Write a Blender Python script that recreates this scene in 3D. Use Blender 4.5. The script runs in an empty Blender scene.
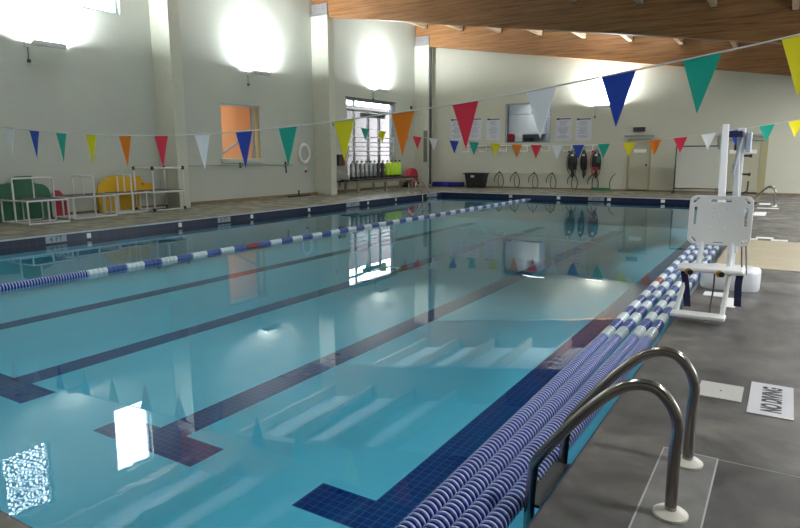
import bpy, bmesh, math, random
from mathutils import Vector, Matrix
random.seed(7)
PI = math.pi
scn = bpy.context.scene
COL = scn.collection

# ------------------------------------------------------------------ materials
def newmat(name):
    m = bpy.data.materials.new(name); m.use_nodes = True
    nt = m.node_tree; b = nt.nodes['Principled BSDF']
    return m, nt, b
def mat(name, col, rough=.6, metal=0., spec=.5, noise=0., nscale=8., bump=0., bscale=40., emit=None, estr=1.):
    m, nt, b = newmat(name)
    b.inputs['Base Color'].default_value = (*col, 1)
    b.inputs['Roughness'].default_value = rough
    b.inputs['Metallic'].default_value = metal
    b.inputs['Specular IOR Level'].default_value = spec
    tc = nt.nodes.new('ShaderNodeTexCoord')
    if noise:
        n = nt.nodes.new('ShaderNodeTexNoise'); n.inputs['Scale'].default_value = nscale; n.inputs['Detail'].default_value = 5
        nt.links.new(tc.outputs['Object'], n.inputs['Vector'])
        r = nt.nodes.new('ShaderNodeMapRange'); r.inputs['To Min'].default_value = 1-noise; r.inputs['To Max'].default_value = 1+noise
        r.inputs['From Min'].default_value = .3; r.inputs['From Max'].default_value = .7
        nt.links.new(n.outputs['Fac'], r.inputs['Value'])
        mx = nt.nodes.new('ShaderNodeVectorMath'); mx.operation = 'SCALE'
        mx.inputs[0].default_value = col; nt.links.new(r.outputs['Result'], mx.inputs['Scale'])
        nt.links.new(mx.outputs['Vector'], b.inputs['Base Color'])
    if bump:
        n2 = nt.nodes.new('ShaderNodeTexNoise'); n2.inputs['Scale'].default_value = bscale
        nt.links.new(tc.outputs['Object'], n2.inputs['Vector'])
        bp = nt.nodes.new('ShaderNodeBump'); bp.inputs['Strength'].default_value = bump; bp.inputs['Distance'].default_value = .01
        nt.links.new(n2.outputs['Fac'], bp.inputs['Height']); nt.links.new(bp.outputs['Normal'], b.inputs['Normal'])
    if emit:
        b.inputs['Emission Color'].default_value = (*emit, 1); b.inputs['Emission Strength'].default_value = estr
    return m

def block_wall(name, col, axis):
    """painted concrete block: faint mortar joints"""
    m, nt, b = newmat(name)
    b.inputs['Roughness'].default_value = .55
    tc = nt.nodes.new('ShaderNodeTexCoord'); sp = nt.nodes.new('ShaderNodeSeparateXYZ'); cb = nt.nodes.new('ShaderNodeCombineXYZ')
    nt.links.new(tc.outputs['Object'], sp.inputs[0])
    nt.links.new(sp.outputs['Y' if axis == 'x' else 'X'], cb.inputs['X']); nt.links.new(sp.outputs['Z'], cb.inputs['Y'])
    br = nt.nodes.new('ShaderNodeTexBrick'); br.inputs['Scale'].default_value = 1
    br.inputs['Brick Width'].default_value = .4; br.inputs['Row Height'].default_value = .2
    br.inputs['Mortar Size'].default_value = .006; br.inputs['Mortar Smooth'].default_value = .6
    br.inputs['Color1'].default_value = (*col, 1); br.inputs['Color2'].default_value = (*[c*.985 for c in col], 1)
    br.inputs['Mortar'].default_value = (*[c*.93 for c in col], 1)
    nt.links.new(cb.outputs[0], br.inputs['Vector'])
    n = nt.nodes.new('ShaderNodeTexNoise'); n.inputs['Scale'].default_value = .8; n.inputs['Detail'].default_value = 4
    nt.links.new(tc.outputs['Object'], n.inputs['Vector'])
    r = nt.nodes.new('ShaderNodeMapRange'); r.inputs['To Min'].default_value = .95; r.inputs['To Max'].default_value = 1.03
    nt.links.new(n.outputs['Fac'], r.inputs['Value'])
    mx = nt.nodes.new('ShaderNodeVectorMath'); mx.operation = 'SCALE'
    nt.links.new(br.outputs['Color'], mx.inputs[0]); nt.links.new(r.outputs['Result'], mx.inputs['Scale'])
    nt.links.new(mx.outputs['Vector'], b.inputs['Base Color'])
    bp = nt.nodes.new('ShaderNodeBump'); bp.inputs['Strength'].default_value = .35; bp.inputs['Distance'].default_value = .006; bp.invert = True
    nt.links.new(br.outputs['Fac'], bp.inputs['Height']); nt.links.new(bp.outputs['Normal'], b.inputs['Normal'])
    return m

def tile_mat(name, c1, c2, grout, size, axes, rough=.2, msize=.05):
    m, nt, b = newmat(name)
    b.inputs['Roughness'].default_value = rough
    tc = nt.nodes.new('ShaderNodeTexCoord'); sp = nt.nodes.new('ShaderNodeSeparateXYZ'); cb = nt.nodes.new('ShaderNodeCombineXYZ')
    nt.links.new(tc.outputs['Object'], sp.inputs[0])
    nt.links.new(sp.outputs[axes[0]], cb.inputs['X']); nt.links.new(sp.outputs[axes[1]], cb.inputs['Y'])
    br = nt.nodes.new('ShaderNodeTexBrick'); br.offset = 0; br.inputs['Scale'].default_value = 1
    br.inputs['Brick Width'].default_value = size; br.inputs['Row Height'].default_value = size
    br.inputs['Mortar Size'].default_value = size*msize; br.inputs['Mortar Smooth'].default_value = .1
    br.inputs['Color1'].default_value = (*c1, 1); br.inputs['Color2'].default_value = (*c2, 1); br.inputs['Mortar'].default_value = (*grout, 1)
    nt.links.new(cb.outputs[0], br.inputs['Vector']); nt.links.new(br.outputs['Color'], b.inputs['Base Color'])
    return m

def wood_mat(name, c1, c2, axis='X'):
    m, nt, b = newmat(name)
    b.inputs['Roughness'].default_value = .5
    tc = nt.nodes.new('ShaderNodeTexCoord'); mp = nt.nodes.new('ShaderNodeMapping')
    sc = {'X': (.45, 6, 14), 'Y': (6, .45, 14)}[axis]
    mp.inputs['Scale'].default_value = sc
    mp.inputs['Rotation'].default_value = (0, math.radians(8.87) if axis == 'X' else 0, 0)
    nt.links.new(tc.outputs['Object'], mp.inputs['Vector'])
    n = nt.nodes.new('ShaderNodeTexNoise'); n.inputs['Scale'].default_value = 1.6; n.inputs['Detail'].default_value = 8; n.inputs['Roughness'].default_value = .65
    nt.links.new(mp.outputs[0], n.inputs['Vector'])
    cr = nt.nodes.new('ShaderNodeValToRGB'); e = cr.color_ramp.elements
    e[0].position = .3; e[0].color = (*[c*.35 for c in c1], 1); e[1].position = .72; e[1].color = (*c2, 1)
    x = cr.color_ramp.elements.new(.45); x.color = (*c1, 1)
    nt.links.new(n.outputs['Fac'], cr.inputs['Fac']); nt.links.new(cr.outputs['Color'], b.inputs['Base Color'])
    return m

def deck_mat(name, ca, cb_, cc, rough):
    m, nt, b = newmat(name)
    tc = nt.nodes.new('ShaderNodeTexCoord')
    n = nt.nodes.new('ShaderNodeTexNoise'); n.inputs['Scale'].default_value = 1.7; n.inputs['Detail'].default_value = 9; n.inputs['Roughness'].default_value = .62; n.inputs['Distortion'].default_value = .6
    nt.links.new(tc.outputs['Object'], n.inputs['Vector'])
    cr = nt.nodes.new('ShaderNodeValToRGB'); e = cr.color_ramp.elements
    e[0].position = .3; e[0].color = (*ca, 1); e[1].position = .72; e[1].color = (*cc, 1)
    x = cr.color_ramp.elements.new(.5); x.color = (*cb_, 1)
    nt.links.new(n.outputs['Fac'], cr.inputs['Fac']); nt.links.new(cr.outputs['Color'], b.inputs['Base Color'])
    n2 = nt.nodes.new('ShaderNodeTexNoise'); n2.inputs['Scale'].default_value = 2.3; n2.inputs['Detail'].default_value = 3
    nt.links.new(tc.outputs['Object'], n2.inputs['Vector'])
    r = nt.nodes.new('ShaderNodeMapRange'); r.inputs['From Min'].default_value = .35; r.inputs['From Max'].default_value = .65
    r.inputs['To Min'].default_value = rough-.14; r.inputs['To Max'].default_value = rough+.2
    nt.links.new(n2.outputs['Fac'], r.inputs['Value']); nt.links.new(r.outputs['Result'], b.inputs['Roughness'])
    n3 = nt.nodes.new('ShaderNodeTexNoise'); n3.inputs['Scale'].default_value = 14; n3.inputs['Detail'].default_value = 6
    nt.links.new(tc.outputs['Object'], n3.inputs['Vector'])
    bp = nt.nodes.new('ShaderNodeBump'); bp.inputs['Strength'].default_value = .2; bp.inputs['Distance'].default_value = .006
    nt.links.new(n3.outputs['Fac'], bp.inputs['Height']); nt.links.new(bp.outputs['Normal'], b.inputs['Normal'])
    return m

WALLC = (.52, .56, .505)
M = {}
M['wall_x'] = block_wall('painted_block_side', WALLC, 'x')
M['wall_y'] = block_wall('painted_block_end', (.59, .595, .50), 'y')
M['pil'] = mat('painted_pilaster', (.58, .60, .51), .5, noise=.04)
M['deck_r'] = deck_mat('grey_slate_deck', (.048, .045, .045), (.092, .087, .082), (.19, .172, .15), .45)
M['deck_l'] = deck_mat('beige_concrete_deck', (.09, .085, .06), (.155, .145, .105), (.21, .195, .145), .42)
M['beige'] = mat('tan_concrete', (.42, .36, .25), .6, noise=.08, nscale=3)
M['coping'] = mat('coping_dark', (.06, .065, .055), .4, noise=.2)
M['nosing'] = mat('white_nosing', (.55, .58, .58), .35)
M['plaster'] = mat('pool_plaster', (.68, .87, .97), .6, noise=.03, nscale=1.5)
M['lane_tile'] = tile_mat('navy_lane_tile', (.016, .020, .21), (.012, .015, .17), (.11, .15, .42), .0765, ('X', 'Y'))
M['band_x'] = tile_mat('navy_band_tile_side', (.003, .007, .035), (.006, .012, .052), (.018, .03, .075), .15, ('Y', 'Z'), .3)
M['band_y'] = tile_mat('navy_band_tile_end', (.003, .007, .035), (.006, .012, .052), (.018, .03, .075), .15, ('X', 'Z'), .3)
M['glulam'] = wood_mat('glulam_wood', (.27, .125, .045), (.44, .22, .08))
M['purlin'] = wood_mat('purlin_wood', (.46, .32, .20), (.60, .46, .33), 'Y')
M['roof'] = mat('white_metal_deck', (.84, .86, .87), .5)
M['steel'] = mat('galvanised_steel', (.42, .40, .42), .45, metal=.6, noise=.1)
M['stainless'] = mat('stainless_rail', (.36, .33, .31), .22, metal=1.)
M['escut'] = mat('cream_plastic', (.72, .69, .60), .4)
M['white'] = mat('white_plastic', (.88, .88, .87), .35)
M['marker'] = mat('marker_tile', (.34, .38, .42), .35)
M['pvc'] = mat('white_pvc', (.72, .73, .73), .35)
M['powder'] = mat('white_powder_coat', (.78, .79, .83), .3)
M['black'] = mat('black_rubber', (.012, .012, .014), .5)
M['dark'] = mat('dark_grey_plastic', (.05, .052, .055), .5)
M['brown_slat'] = mat('dark_brown_slats', (.075, .055, .06), .5, noise=.2)
M['green'] = mat('green_plastic', (.006, .12, .045), .45)
M['yellow'] = mat('yellow_foam', (.72, .43, .01), .55)
M['orange'] = mat('orange_knob', (.42, .20, .05), .45)
M['red'] = mat('red_plastic', (.40, .012, .03), .45)
M['navy_web'] = mat('navy_webbing', (.01, .014, .06), .75)
M['hiviz'] = mat('hi_vis_yellow_paint', (.58, .85, .02), .35)
M['tank'] = mat('brushed_grey_tank', (.33, .34, .34), .32, metal=.7)
M['blueplast'] = mat('blue_plastic', (.012, .016, .16), .45)
M['hose_green'] = mat('green_hose', (.004, .16, .07), .45)
M['paper'] = mat('white_laminate', (.62, .65, .72), .5)
M['print'] = mat('grey_print', (.25, .27, .33), .6)
M['printdark'] = mat('dark_print', (.03, .03, .035), .6)
M['door'] = mat('cream_door_paint', (.46, .45, .34), .5)
M['doortrim'] = mat('yellow_cream_trim', (.38, .36, .21), .5)
M['alu'] = mat('grey_aluminium_frame', (.34, .37, .38), .4, metal=.3)
M['orange_wall'] = mat('orange_painted_wall', (.66, .38, .22), .6)
M['pink_wall'] = mat('pinkish_brick', (.15, .11, .108), .7)
M['room_white'] = mat('room_white', (.42, .43, .50), .6)
M['brown'] = mat('brown_wood', (.20, .11, .05), .5)
M['bench_frame'] = mat('tan_bench_frame', (.30, .27, .19), .5)
M['trunk'] = mat('brown_kerb', (.24, .17, .09), .6, noise=.15)
FLAGC = {'white': (.93, .94, .97), 'blue': (.010, .06, .46), 'green': (.004, .40, .30), 'yellow': (.82, .74, .01), 'orange': (.85, .22, .005), 'red': (.78, .03, .07)}
for k, v in FLAGC.items(): M['flag_'+k] = mat('pennant_'+k, v, .5)
M['cord'] = mat('white_cord', (.66, .66, .62), .6)
M['fl_blue'] = mat('blue_float', (.03, .06, .36), .35)
M['fl_rim'] = mat('pale_float_rim', (.56, .64, .88), .35)
M['fl_white'] = mat('white_float', (.66, .76, .78), .35)
M['fl_blue2'] = mat('mid_blue_float', (.07, .11, .34), .35)
M['fl_red'] = mat('red_float', (.26, .05, .06), .4)
M['lampglass'] = mat('lamp_glass', (.9, .9, .9), .3, emit=(.95, 1, .97), estr=9)
M['lamphouse'] = mat('lamp_housing_white', (.75, .75, .75), .4)
M['roomlamp'] = mat('added_room_lamp', (.9, .9, .9), .3, emit=(1, .92, .8), estr=5)

# glass for windows
def glass_mat():
    m, nt, b = newmat('window_glass'); nt.nodes.remove(b)
    out = nt.nodes['Material Output']
    tr = nt.nodes.new('ShaderNodeBsdfTransparent'); gl = nt.nodes.new('ShaderNodeBsdfGlossy'); gl.inputs['Roughness'].default_value = .02
    tr.inputs['Color'].default_value = (.93, .97, .97, 1)
    mx = nt.nodes.new('ShaderNodeMixShader'); lw = nt.nodes.new('ShaderNodeLayerWeight'); lw.inputs['Blend'].default_value = .5
    pw = nt.nodes.new('ShaderNodeMath'); pw.operation = 'POWER'; pw.inputs[1].default_value = 4
    fr = nt.nodes.new('ShaderNodeMath'); fr.operation = 'MULTIPLY_ADD'; fr.inputs[1].default_value = .5; fr.inputs[2].default_value = .03
    nt.links.new(lw.outputs['Facing'], pw.inputs[0]); nt.links.new(pw.outputs[0], fr.inputs[0])
    nt.links.new(fr.outputs[0], mx.inputs[0]); nt.links.new(tr.outputs[0], mx.inputs[1]); nt.links.new(gl.outputs[0], mx.inputs[2])
    nt.links.new(mx.outputs[0], out.inputs['Surface']); return m
M['glass'] = glass_mat()
def water_mat():
    m, nt, b = newmat('pool_water'); nt.nodes.remove(b)
    out = nt.nodes['Material Output']
    tr = nt.nodes.new('ShaderNodeBsdfTransparent'); tr.inputs['Color'].default_value = (.42, .86, .96, 1)
    gl = nt.nodes.new('ShaderNodeBsdfGlossy'); gl.inputs['Roughness'].default_value = .0; gl.inputs['Color'].default_value = (1, 1, 1, 1)
    mx = nt.nodes.new('ShaderNodeMixShader'); fr = nt.nodes.new('ShaderNodeFresnel'); fr.inputs['IOR'].default_value = 1.34
    tc = nt.nodes.new('ShaderNodeTexCoord')
    n1 = nt.nodes.new('ShaderNodeTexNoise'); n1.inputs['Scale'].default_value = 1.1; n1.inputs['Detail'].default_value = 2
    n2 = nt.nodes.new('ShaderNodeTexNoise'); n2.inputs['Scale'].default_value = 7; n2.inputs['Detail'].default_value = 2
    # ripple patches: fine ripples only where a very broad noise is high
    n3 = nt.nodes.new('ShaderNodeTexNoise'); n3.inputs['Scale'].default_value = .33; n3.inputs['Detail'].default_value = 0
    r = nt.nodes.new('ShaderNodeMapRange'); r.inputs['From Min'].default_value = .56; r.inputs['From Max'].default_value = .68
    for n in (n1, n2, n3): nt.links.new(tc.outputs['Object'], n.inputs['Vector'])
    nt.links.new(n3.outputs['Fac'], r.inputs['Value'])
    ml = nt.nodes.new('ShaderNodeMath'); ml.operation = 'MULTIPLY'
    nt.links.new(n2.outputs['Fac'], ml.inputs[0]); nt.links.new(r.outputs['Result'], ml.inputs[1])
    m2 = nt.nodes.new('ShaderNodeMath'); m2.operation = 'MULTIPLY'; m2.inputs[1].default_value = .5
    nt.links.new(ml.outputs[0], m2.inputs[0])
    ad = nt.nodes.new('ShaderNodeMath'); ad.operation = 'ADD'
    nt.links.new(n1.outputs['Fac'], ad.inputs[0]); nt.links.new(m2.outputs[0], ad.inputs[1])
    bp = nt.nodes.new('ShaderNodeBump'); bp.inputs['Strength'].default_value = 1; bp.inputs['Distance'].default_value = .0009
    nt.links.new(ad.outputs[0], bp.inputs['Height'])
    nt.links.new(bp.outputs['Normal'], gl.inputs['Normal'])
    nt.links.new(fr.outputs[0], mx.inputs[0]); nt.links.new(tr.outputs[0], mx.inputs[1]); nt.links.new(gl.outputs[0], mx.inputs[2])
    nt.links.new(mx.outputs[0], out.inputs['Surface']); return m
M['water'] = water_mat()

# ------------------------------------------------------------------ mesh builder
class MB:
    def __init__(s): s.bm = bmesh.new(); s.mats = []; s.cur = 0
    def use(s, m):
        if m not in s.mats: s.mats.append(m)
        s.cur = s.mats.index(m); return s
    def _f(s, vs, smooth=False):
        try:
            f = s.bm.faces.new(vs); f.material_index = s.cur; f.smooth = smooth; return f
        except ValueError: return None
    def box(s, x0, x1, y0, y1, z0, z1, bev=0., mtx=None):
        pts = [(x, y, z) for x in (x0, x1) for y in (y0, y1) for z in (z0, z1)]
        v = [s.bm.verts.new(p) for p in pts]
        fs = [s._f([v[i] for i in q]) for q in ((0, 1, 3, 2), (4, 6, 7, 5), (0, 4, 5, 1), (2, 3, 7, 6), (0, 2, 6, 4), (1, 5, 7, 3))]
        if bev:
            es = list({e for f in fs for e in f.edges})
            r = bmesh.ops.bevel(s.bm, geom=es, offset=bev, segments=2, affect='EDGES', profile=.5)
            for f in r['faces']: f.material_index = s.cur
            v = list({w for f in r['faces'] for w in f.verts} | {w for w in v if w.is_valid})
        if mtx is not None: bmesh.ops.transform(s.bm, matrix=mtx, verts=[w for w in v if w.is_valid])
        return s
    def prism(s, outline, f0, f1, smooth=False):
        """outline: 2D points; f0/f1: functions mapping a 2D point to 3D (two faces)"""
        a = [s.bm.verts.new(f0(p)) for p in outline]; b = [s.bm.verts.new(f1(p)) for p in outline]
        s._f(a); s._f(b[::-1]); n = len(a)
        for i in range(n): s._f([a[i], a[(i+1) % n], b[(i+1) % n], b[i]][::-1], smooth)
        return s
    def tube(s, path, r, seg=10, closed=False, caps=True):
        P = [Vector(p) for p in path]; n = len(P); rings = []
        T0 = None
        for i, p in enumerate(P):
            if closed: t = (P[(i+1) % n]-P[i-1])
            else: t = (P[min(i+1, n-1)]-P[max(i-1, 0)])
            t.normalize()
            if T0 is None:
                u = Vector((0, 0, 1)) if abs(t.z) < .9 else Vector((1, 0, 0))
                u = (u - t*u.dot(t)).normalized()
            else:
                u = (u - t*u.dot(t)); u = u.normalized() if u.length > 1e-6 else Vector((1, 0, 0))
            T0 = t; w = t.cross(u)
            rr = r[i] if isinstance(r, (list, tuple)) else r
            rings.append([s.bm.verts.new(p + (u*math.cos(2*PI*k/seg)+w*math.sin(2*PI*k/seg))*rr) for k in range(seg)])
        for i in range(n if closed else n-1):
            a, b = rings[i], rings[(i+1) % n]
            for k in range(seg): s._f([a[k], a[(k+1) % seg], b[(k+1) % seg], b[k]], True)
        if caps and not closed: s._f(rings[0][::-1]); s._f(rings[-1])
        return s
    def lathe(s, prof, c, axis='z', seg=20):
        """prof: (radius, height) from bottom to top"""
        rings = []
        for r, h in prof:
            ring = []
            for k in range(seg):
                a = 2*PI*k/seg; p = {'z': (r*math.cos(a), r*math.sin(a), h), 'y': (r*math.sin(a), h, r*math.cos(a)), 'x': (h, r*math.cos(a), r*math.sin(a))}[axis]
                ring.append(s.bm.verts.new((p[0]+c[0], p[1]+c[1], p[2]+c[2])))
            rings.append(ring)
        for i in range(len(rings)-1):
            a, b = rings[i], rings[i+1]
            for k in range(seg): s._f([a[k], a[(k+1) % seg], b[(k+1) % seg], b[k]], True)
        s._f(rings[0][::-1]); s._f(rings[-1]); return s
    def build(s, name, m=None, parent=None, loc=None):
        me = bpy.data.meshes.new(name)
        if loc is not None:
            bmesh.ops.translate(s.bm, verts=s.bm.verts[:], vec=-Vector(loc))
        bmesh.ops.recalc_face_normals(s.bm, faces=s.bm.faces[:])
        for e in s.bm.edges:
            if len(e.link_faces) == 2 and e.calc_face_angle(0) > .7: e.smooth = False
        s.bm.to_mesh(me); s.bm.free()
        for mm in (s.mats or [m]): me.materials.append(mm)
        o = bpy.data.objects.new(name, me); COL.objects.link(o)
        if loc is not None: o.location = loc
        if parent: o.parent = parent
        return o

def tag(o, label=None, cat=None, group=None, kind=None):
    if label: o['label'] = label
    if cat: o['category'] = cat
    if group: o['group'] = group
    if kind: o['kind'] = kind
    return o
def empty(name, loc, label, cat, group=None, rz=0):
    o = bpy.data.objects.new(name, None); COL.objects.link(o); o.location = loc; o.rotation_euler.z = rz; o.empty_display_size = .1
    return tag(o, label, cat, group)
def struct(o): o['kind'] = 'structure'; return o
def copy_tree(o, parent=None):
    c = o.copy(); COL.objects.link(c); c.parent = parent
    for ch in list(o.children): copy_tree(ch, c)
    return c
def smooth_path(pts, r=.06, n=5):
    """round the corners of a polyline"""
    P = [Vector(p) for p in pts]; out = [P[0]]
    for i in range(1, len(P)-1):
        a, b, c = P[i-1], P[i], P[i+1]
        rr = min(r, (a-b).length*.45, (c-b).length*.45)
        p0 = b+(a-b).normalized()*rr; p1 = b+(c-b).normalized()*rr
        for k in range(n+1):
            t = k/n; out.append(p0*(1-t)**2+b*2*t*(1-t)+p1*t*t)
    out.append(P[-1]); return out
def text_mesh(txt, size, name, m, parent, mtx, ext=.001, align='CENTER', off=0):
    cu = bpy.data.curves.new(name, 'FONT'); cu.body = txt; cu.size = size; cu.extrude = ext; cu.offset = off; cu.align_x = align; cu.align_y = 'CENTER'
    t = bpy.data.objects.new(name, cu); COL.objects.link(t)
    dg = bpy.context.evaluated_depsgraph_get(); me = bpy.data.meshes.new_from_object(t.evaluated_get(dg))
    COL.objects.unlink(t); bpy.data.objects.remove(t)
    me.transform(mtx); me.materials.clear(); me.materials.append(m)
    o = bpy.data.objects.new(name, me); COL.objects.link(o)
    if parent: o.parent = parent
    return o

# ------------------------------------------------------------------ dimensions
XL, XR, YN, YF = -13.30, -.86, 1.31, 25.16      # pool basin
ZW, ZB = -.20, -1.10                            # water level, pool bottom
XW, XE, YB, YS = -17.25, 5.0, 29.9, -4.0        # room walls
RS = -.156                                      # roof slope
def beam_z(x): return 7.13 + RS*(x+16.4)        # underside of the beams
def deck_z(x): return beam_z(x)+1.42

# ------------------------------------------------------------------ deck (floor)
b = MB(); b.use(M['deck_r'])
b.box(XR, XE, YS, YB, -.3, 0)
b.use(M['deck_l'])
b.box(XW-.3, XL, YS, YB, -.3, 0); b.box(XL, XR, YF, YB, -.3, 0); b.box(XL, XR, YS, YN, -.3, 0)
struct(b.build('floor'))
b = MB(); b.box(XR+.02, XE, 10.35, 13.75, 0, .004)
tag(struct(b.build('floor', M['beige'])), 'tan concrete strip of floor crossing the grey pool deck')
b = MB()
for (x0, x1, y0, y1) in ((XL-.22, XL, YN-.2, YF+.2), (XL, XR, YF, YF+.2)): b.box(x0, x1, y0, y1, 0, .006)
struct(b.build('trim_1', M['coping']))
# thin white nosing line
b = MB(); b.box(XL-.012, XL+.016, YN, YF, -.022, .0085); b.box(XL+.017, XR, YF-.016, YF+.012, -.022, .0085)
struct(b.build('trim_2', M['nosing']))
# score lines in the slate deck
b = MB()
for y in (3.62, 7.0, 14.6, 18.8, 22.5): b.box(-.2 if y == 3.62 else XR+.02, XE, y, y+.008, .0002, .0012)
struct(b.build('trim_3', mat('pale_joint', (.30, .30, .31), .6)))
# kerb at the foot of the left wall
b = MB(); b.box(XW, XW+.12, YS, YB, 0, .10)
struct(b.build('baseboard_left', M['trunk']))
b = MB(); b.box(XW+.15, XE, YB-.06, YB, 0, .05)
struct(b.build('baseboard_back', M['trunk']))

# ------------------------------------------------------------------ walls
def wall(name, axis, p0, p1, a0, a1, z0, z1, holes, m):
    """solid wall between p0..p1 on axis, spanning a0..a1, with rectangular holes (a0,a1,z0,z1)"""
    b = MB(); A = sorted({a0, a1, *[h[0] for h in holes], *[h[1] for h in holes]})
    for i in range(len(A)-1):
        u0, u1 = A[i], A[i+1]; hs = sorted([(h[2], h[3]) for h in holes if h[0] <= u0+1e-6 and h[1] >= u1-1e-6])
        z = z0
        for (h0, h1) in hs + [(z1, z1)]:
            if h0 > z:
                if axis == 'x': b.box(p0, p1, u0, u1, z, h0)
                else: b.box(u0, u1, p0, p1, z, h0)
            z = max(z, h1)
    bmesh.ops.remove_doubles(b.bm, verts=b.bm.verts[:], dist=1e-5)
    return struct(b.build(name, m))
CL = [(7.65, 8.95, 5.9, 7.8), (10.95, 12.25, 5.75, 7.9)]            # clerestory openings (Y, Z)
W1 = (15.95, 17.85, 1.55, 3.42)
W2 = (23.4, 27.5, .62, 4.2)
WB = (-12.28, -9.95, 2.20, 4.12)
wall('wall_left', 'x', XW-.3, XW, YS, YB+.3, -.3, 8.9, CL+[W1, W2], M['wall_x'])
wall('wall_back', 'y', YB, YB+.25, XW-.3, XE, 0, 8.9, [WB], M['wall_y'])
WR_ADDED = [(6.5, 9, 1.0, 2.6), (19, 21.5, 1.0, 2.6)]  # openings added in the unseen right wall to let in fill daylight
wall('wall_right', 'x', XE, XE+.25, YS, YB+.25, -.3, 5.6, WR_ADDED, M['wall_x'])
WN = []
wall('wall_near', 'y', YS-.25, YS, XW-.3, XE+.25, -.3, 8.9, WN, M['wall_y'])

# roof: sloping white deck
b = MB()
def dz(x, t): return deck_z(x)+t
v = [b.bm.verts.new(p) for p in [(XW-.3, YS-.25, dz(XW-.3, 0)), (XE+.25, YS-.25, dz(XE+.25, 0)), (XE+.25, YB+.25, dz(XE+.25, 0)), (XW-.3, YB+.25, dz(XW-.3, 0)),
                                 (XW-.3, YS-.25, dz(XW-.3, .15)), (XE+.25, YS-.25, dz(XE+.25, .15)), (XE+.25, YB+.25, dz(XE+.25, .15)), (XW-.3, YB+.25, dz(XW-.3, .15))]]
for q in ((0, 1, 2, 3), (4, 7, 6, 5), (0, 4, 5, 1), (1, 5, 6, 2), (2, 6, 7, 3), (3, 7, 4, 0)): b._f([v[i] for i in q])
struct(b.build('ceiling', M['roof']))

# pilasters, beams, purlins
PY = [-2.3, 5.45, 13.26, 21.04, 29.45]
t = 3
BW = .42
for y in PY[1:]:
    b = MB(); b.box(XW, XW+.86, y, y+BW, 0, 7.24, .01)
    struct(b.build('trim_%d' % (t+1), M['pil'])); t += 1
for i, y in enumerate(PY):
    x0, x1 = XW+.03, XE
    yc0, yc1 = y+.06, y+.36
    b = MB(); pr = [(x0, 0), (x1, 0), (x1, 1.4), (x0, 1.4)]
    f = lambda yy: (lambda p: (p[0], yy, beam_z(p[0])+p[1]+.02))
    b.prism(pr, f(yc0), f(yc1))
    o = b.build('roof_beam', M['glulam']); struct(o)
    if i in (3, 4):
        # steel bearing bracket
        b = MB(); b.use(M['steel'])
        b.box(XW+.05, XW+.86, yc0-.06, yc0-.02, 7.25, 7.68, .004)
        b.box(XW+.02, XW+.9, yc0-.1, yc1+.1, 7.225, 7.25)
        for bx in (.25, .45, .68):
            b.lathe([(.03, 0), (.03, .03), (.012, .04)], (XW+bx, yc0-.10, 7.47), 'y', 8)
        tag(b.build('beam_bracket'), kind='structure')
xs = [-.25-2.04*k for k in range(-2, 9)]
for i in range(len(PY)-1):
    ya, yb = PY[i]+.36, PY[i+1]+.06
    for x in xs:
        if x > XE-.1 or x < XW+.1: continue
        zb = beam_z(x)+.90
        b = MB(); b.box(x-.08, x+.08, ya+.004, yb-.004, zb, zb+.48)
        struct(b.build('purlin', M['purlin']))
        b = MB()
        for yy in (ya, yb-.06):
            b.box(x-.095, x-.082, yy, yy+.06, zb-.015, zb+.2); b.box(x+.082, x+.095, yy, yy+.06, zb-.015, zb+.2); b.box(x-.095, x+.095, yy, yy+.06, zb-.02, zb-.005)
        if i >= 2: struct(b.build('purlin_hanger', M['dark']))
        else: b.bm.free()

# ------------------------------------------------------------------ pool basin
b = MB(); b.use(M['plaster'])
b.box(XL-.25, XR+.25, YN-.25, YF+.25, ZB-.2, ZB)
b.box(XL-.25, XL, YN-.25, YF+.25, ZB, -.301); b.box(XR, XR+.25, YN-.25, YF+.25, ZB, -.301)
b.box(XL, XR, YN-.25, YN, ZB, -.301); b.box(XL, XR, YF, YF+.25, ZB, -.301)
basin = tag(struct(b.build('pool_basin')), 'white plastered swimming pool basin with navy lane lines')
b = MB(); b.use(M['band_x'])
b.box(XL-.001, XL+.012, YN, YF, -.30, -.022); b.box(XR-.012, XR+.001, YN, YF, -.30, -.004)
b.use(M['band_y']); b.box(XL, XR, YF-.012, YF+.001, -.30, -.022); b.box(XL, XR, YN-.001, YN+.012, -.30, -.004)
b.build('tile_band', None, basin)
for xc in (-10.80, -7.90, -5.08, -2.42):
    hw = .19
    b = MB(); z0, z1 = ZB, ZB+.004
    b.box(xc-hw, xc+hw, 3.84, 23.2, z0, z1)
    b.box(xc-.73, xc+.73, 3.44, 3.84, z0, z1)
    b.build('lane_line', M['lane_tile'], basin)
# water
b = MB(); v = [b.bm.verts.new(p) for p in [(XL+.012, YN+.012, ZW), (XR-.012, YN+.012, ZW), (XR-.012, YF-.012, ZW), (XL+.012, YF-.012, ZW)]]
b._f(v)
tag(b.build('pool_water', M['water']), 'clear teal pool water with mirror reflections', 'water', kind='stuff')

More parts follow.
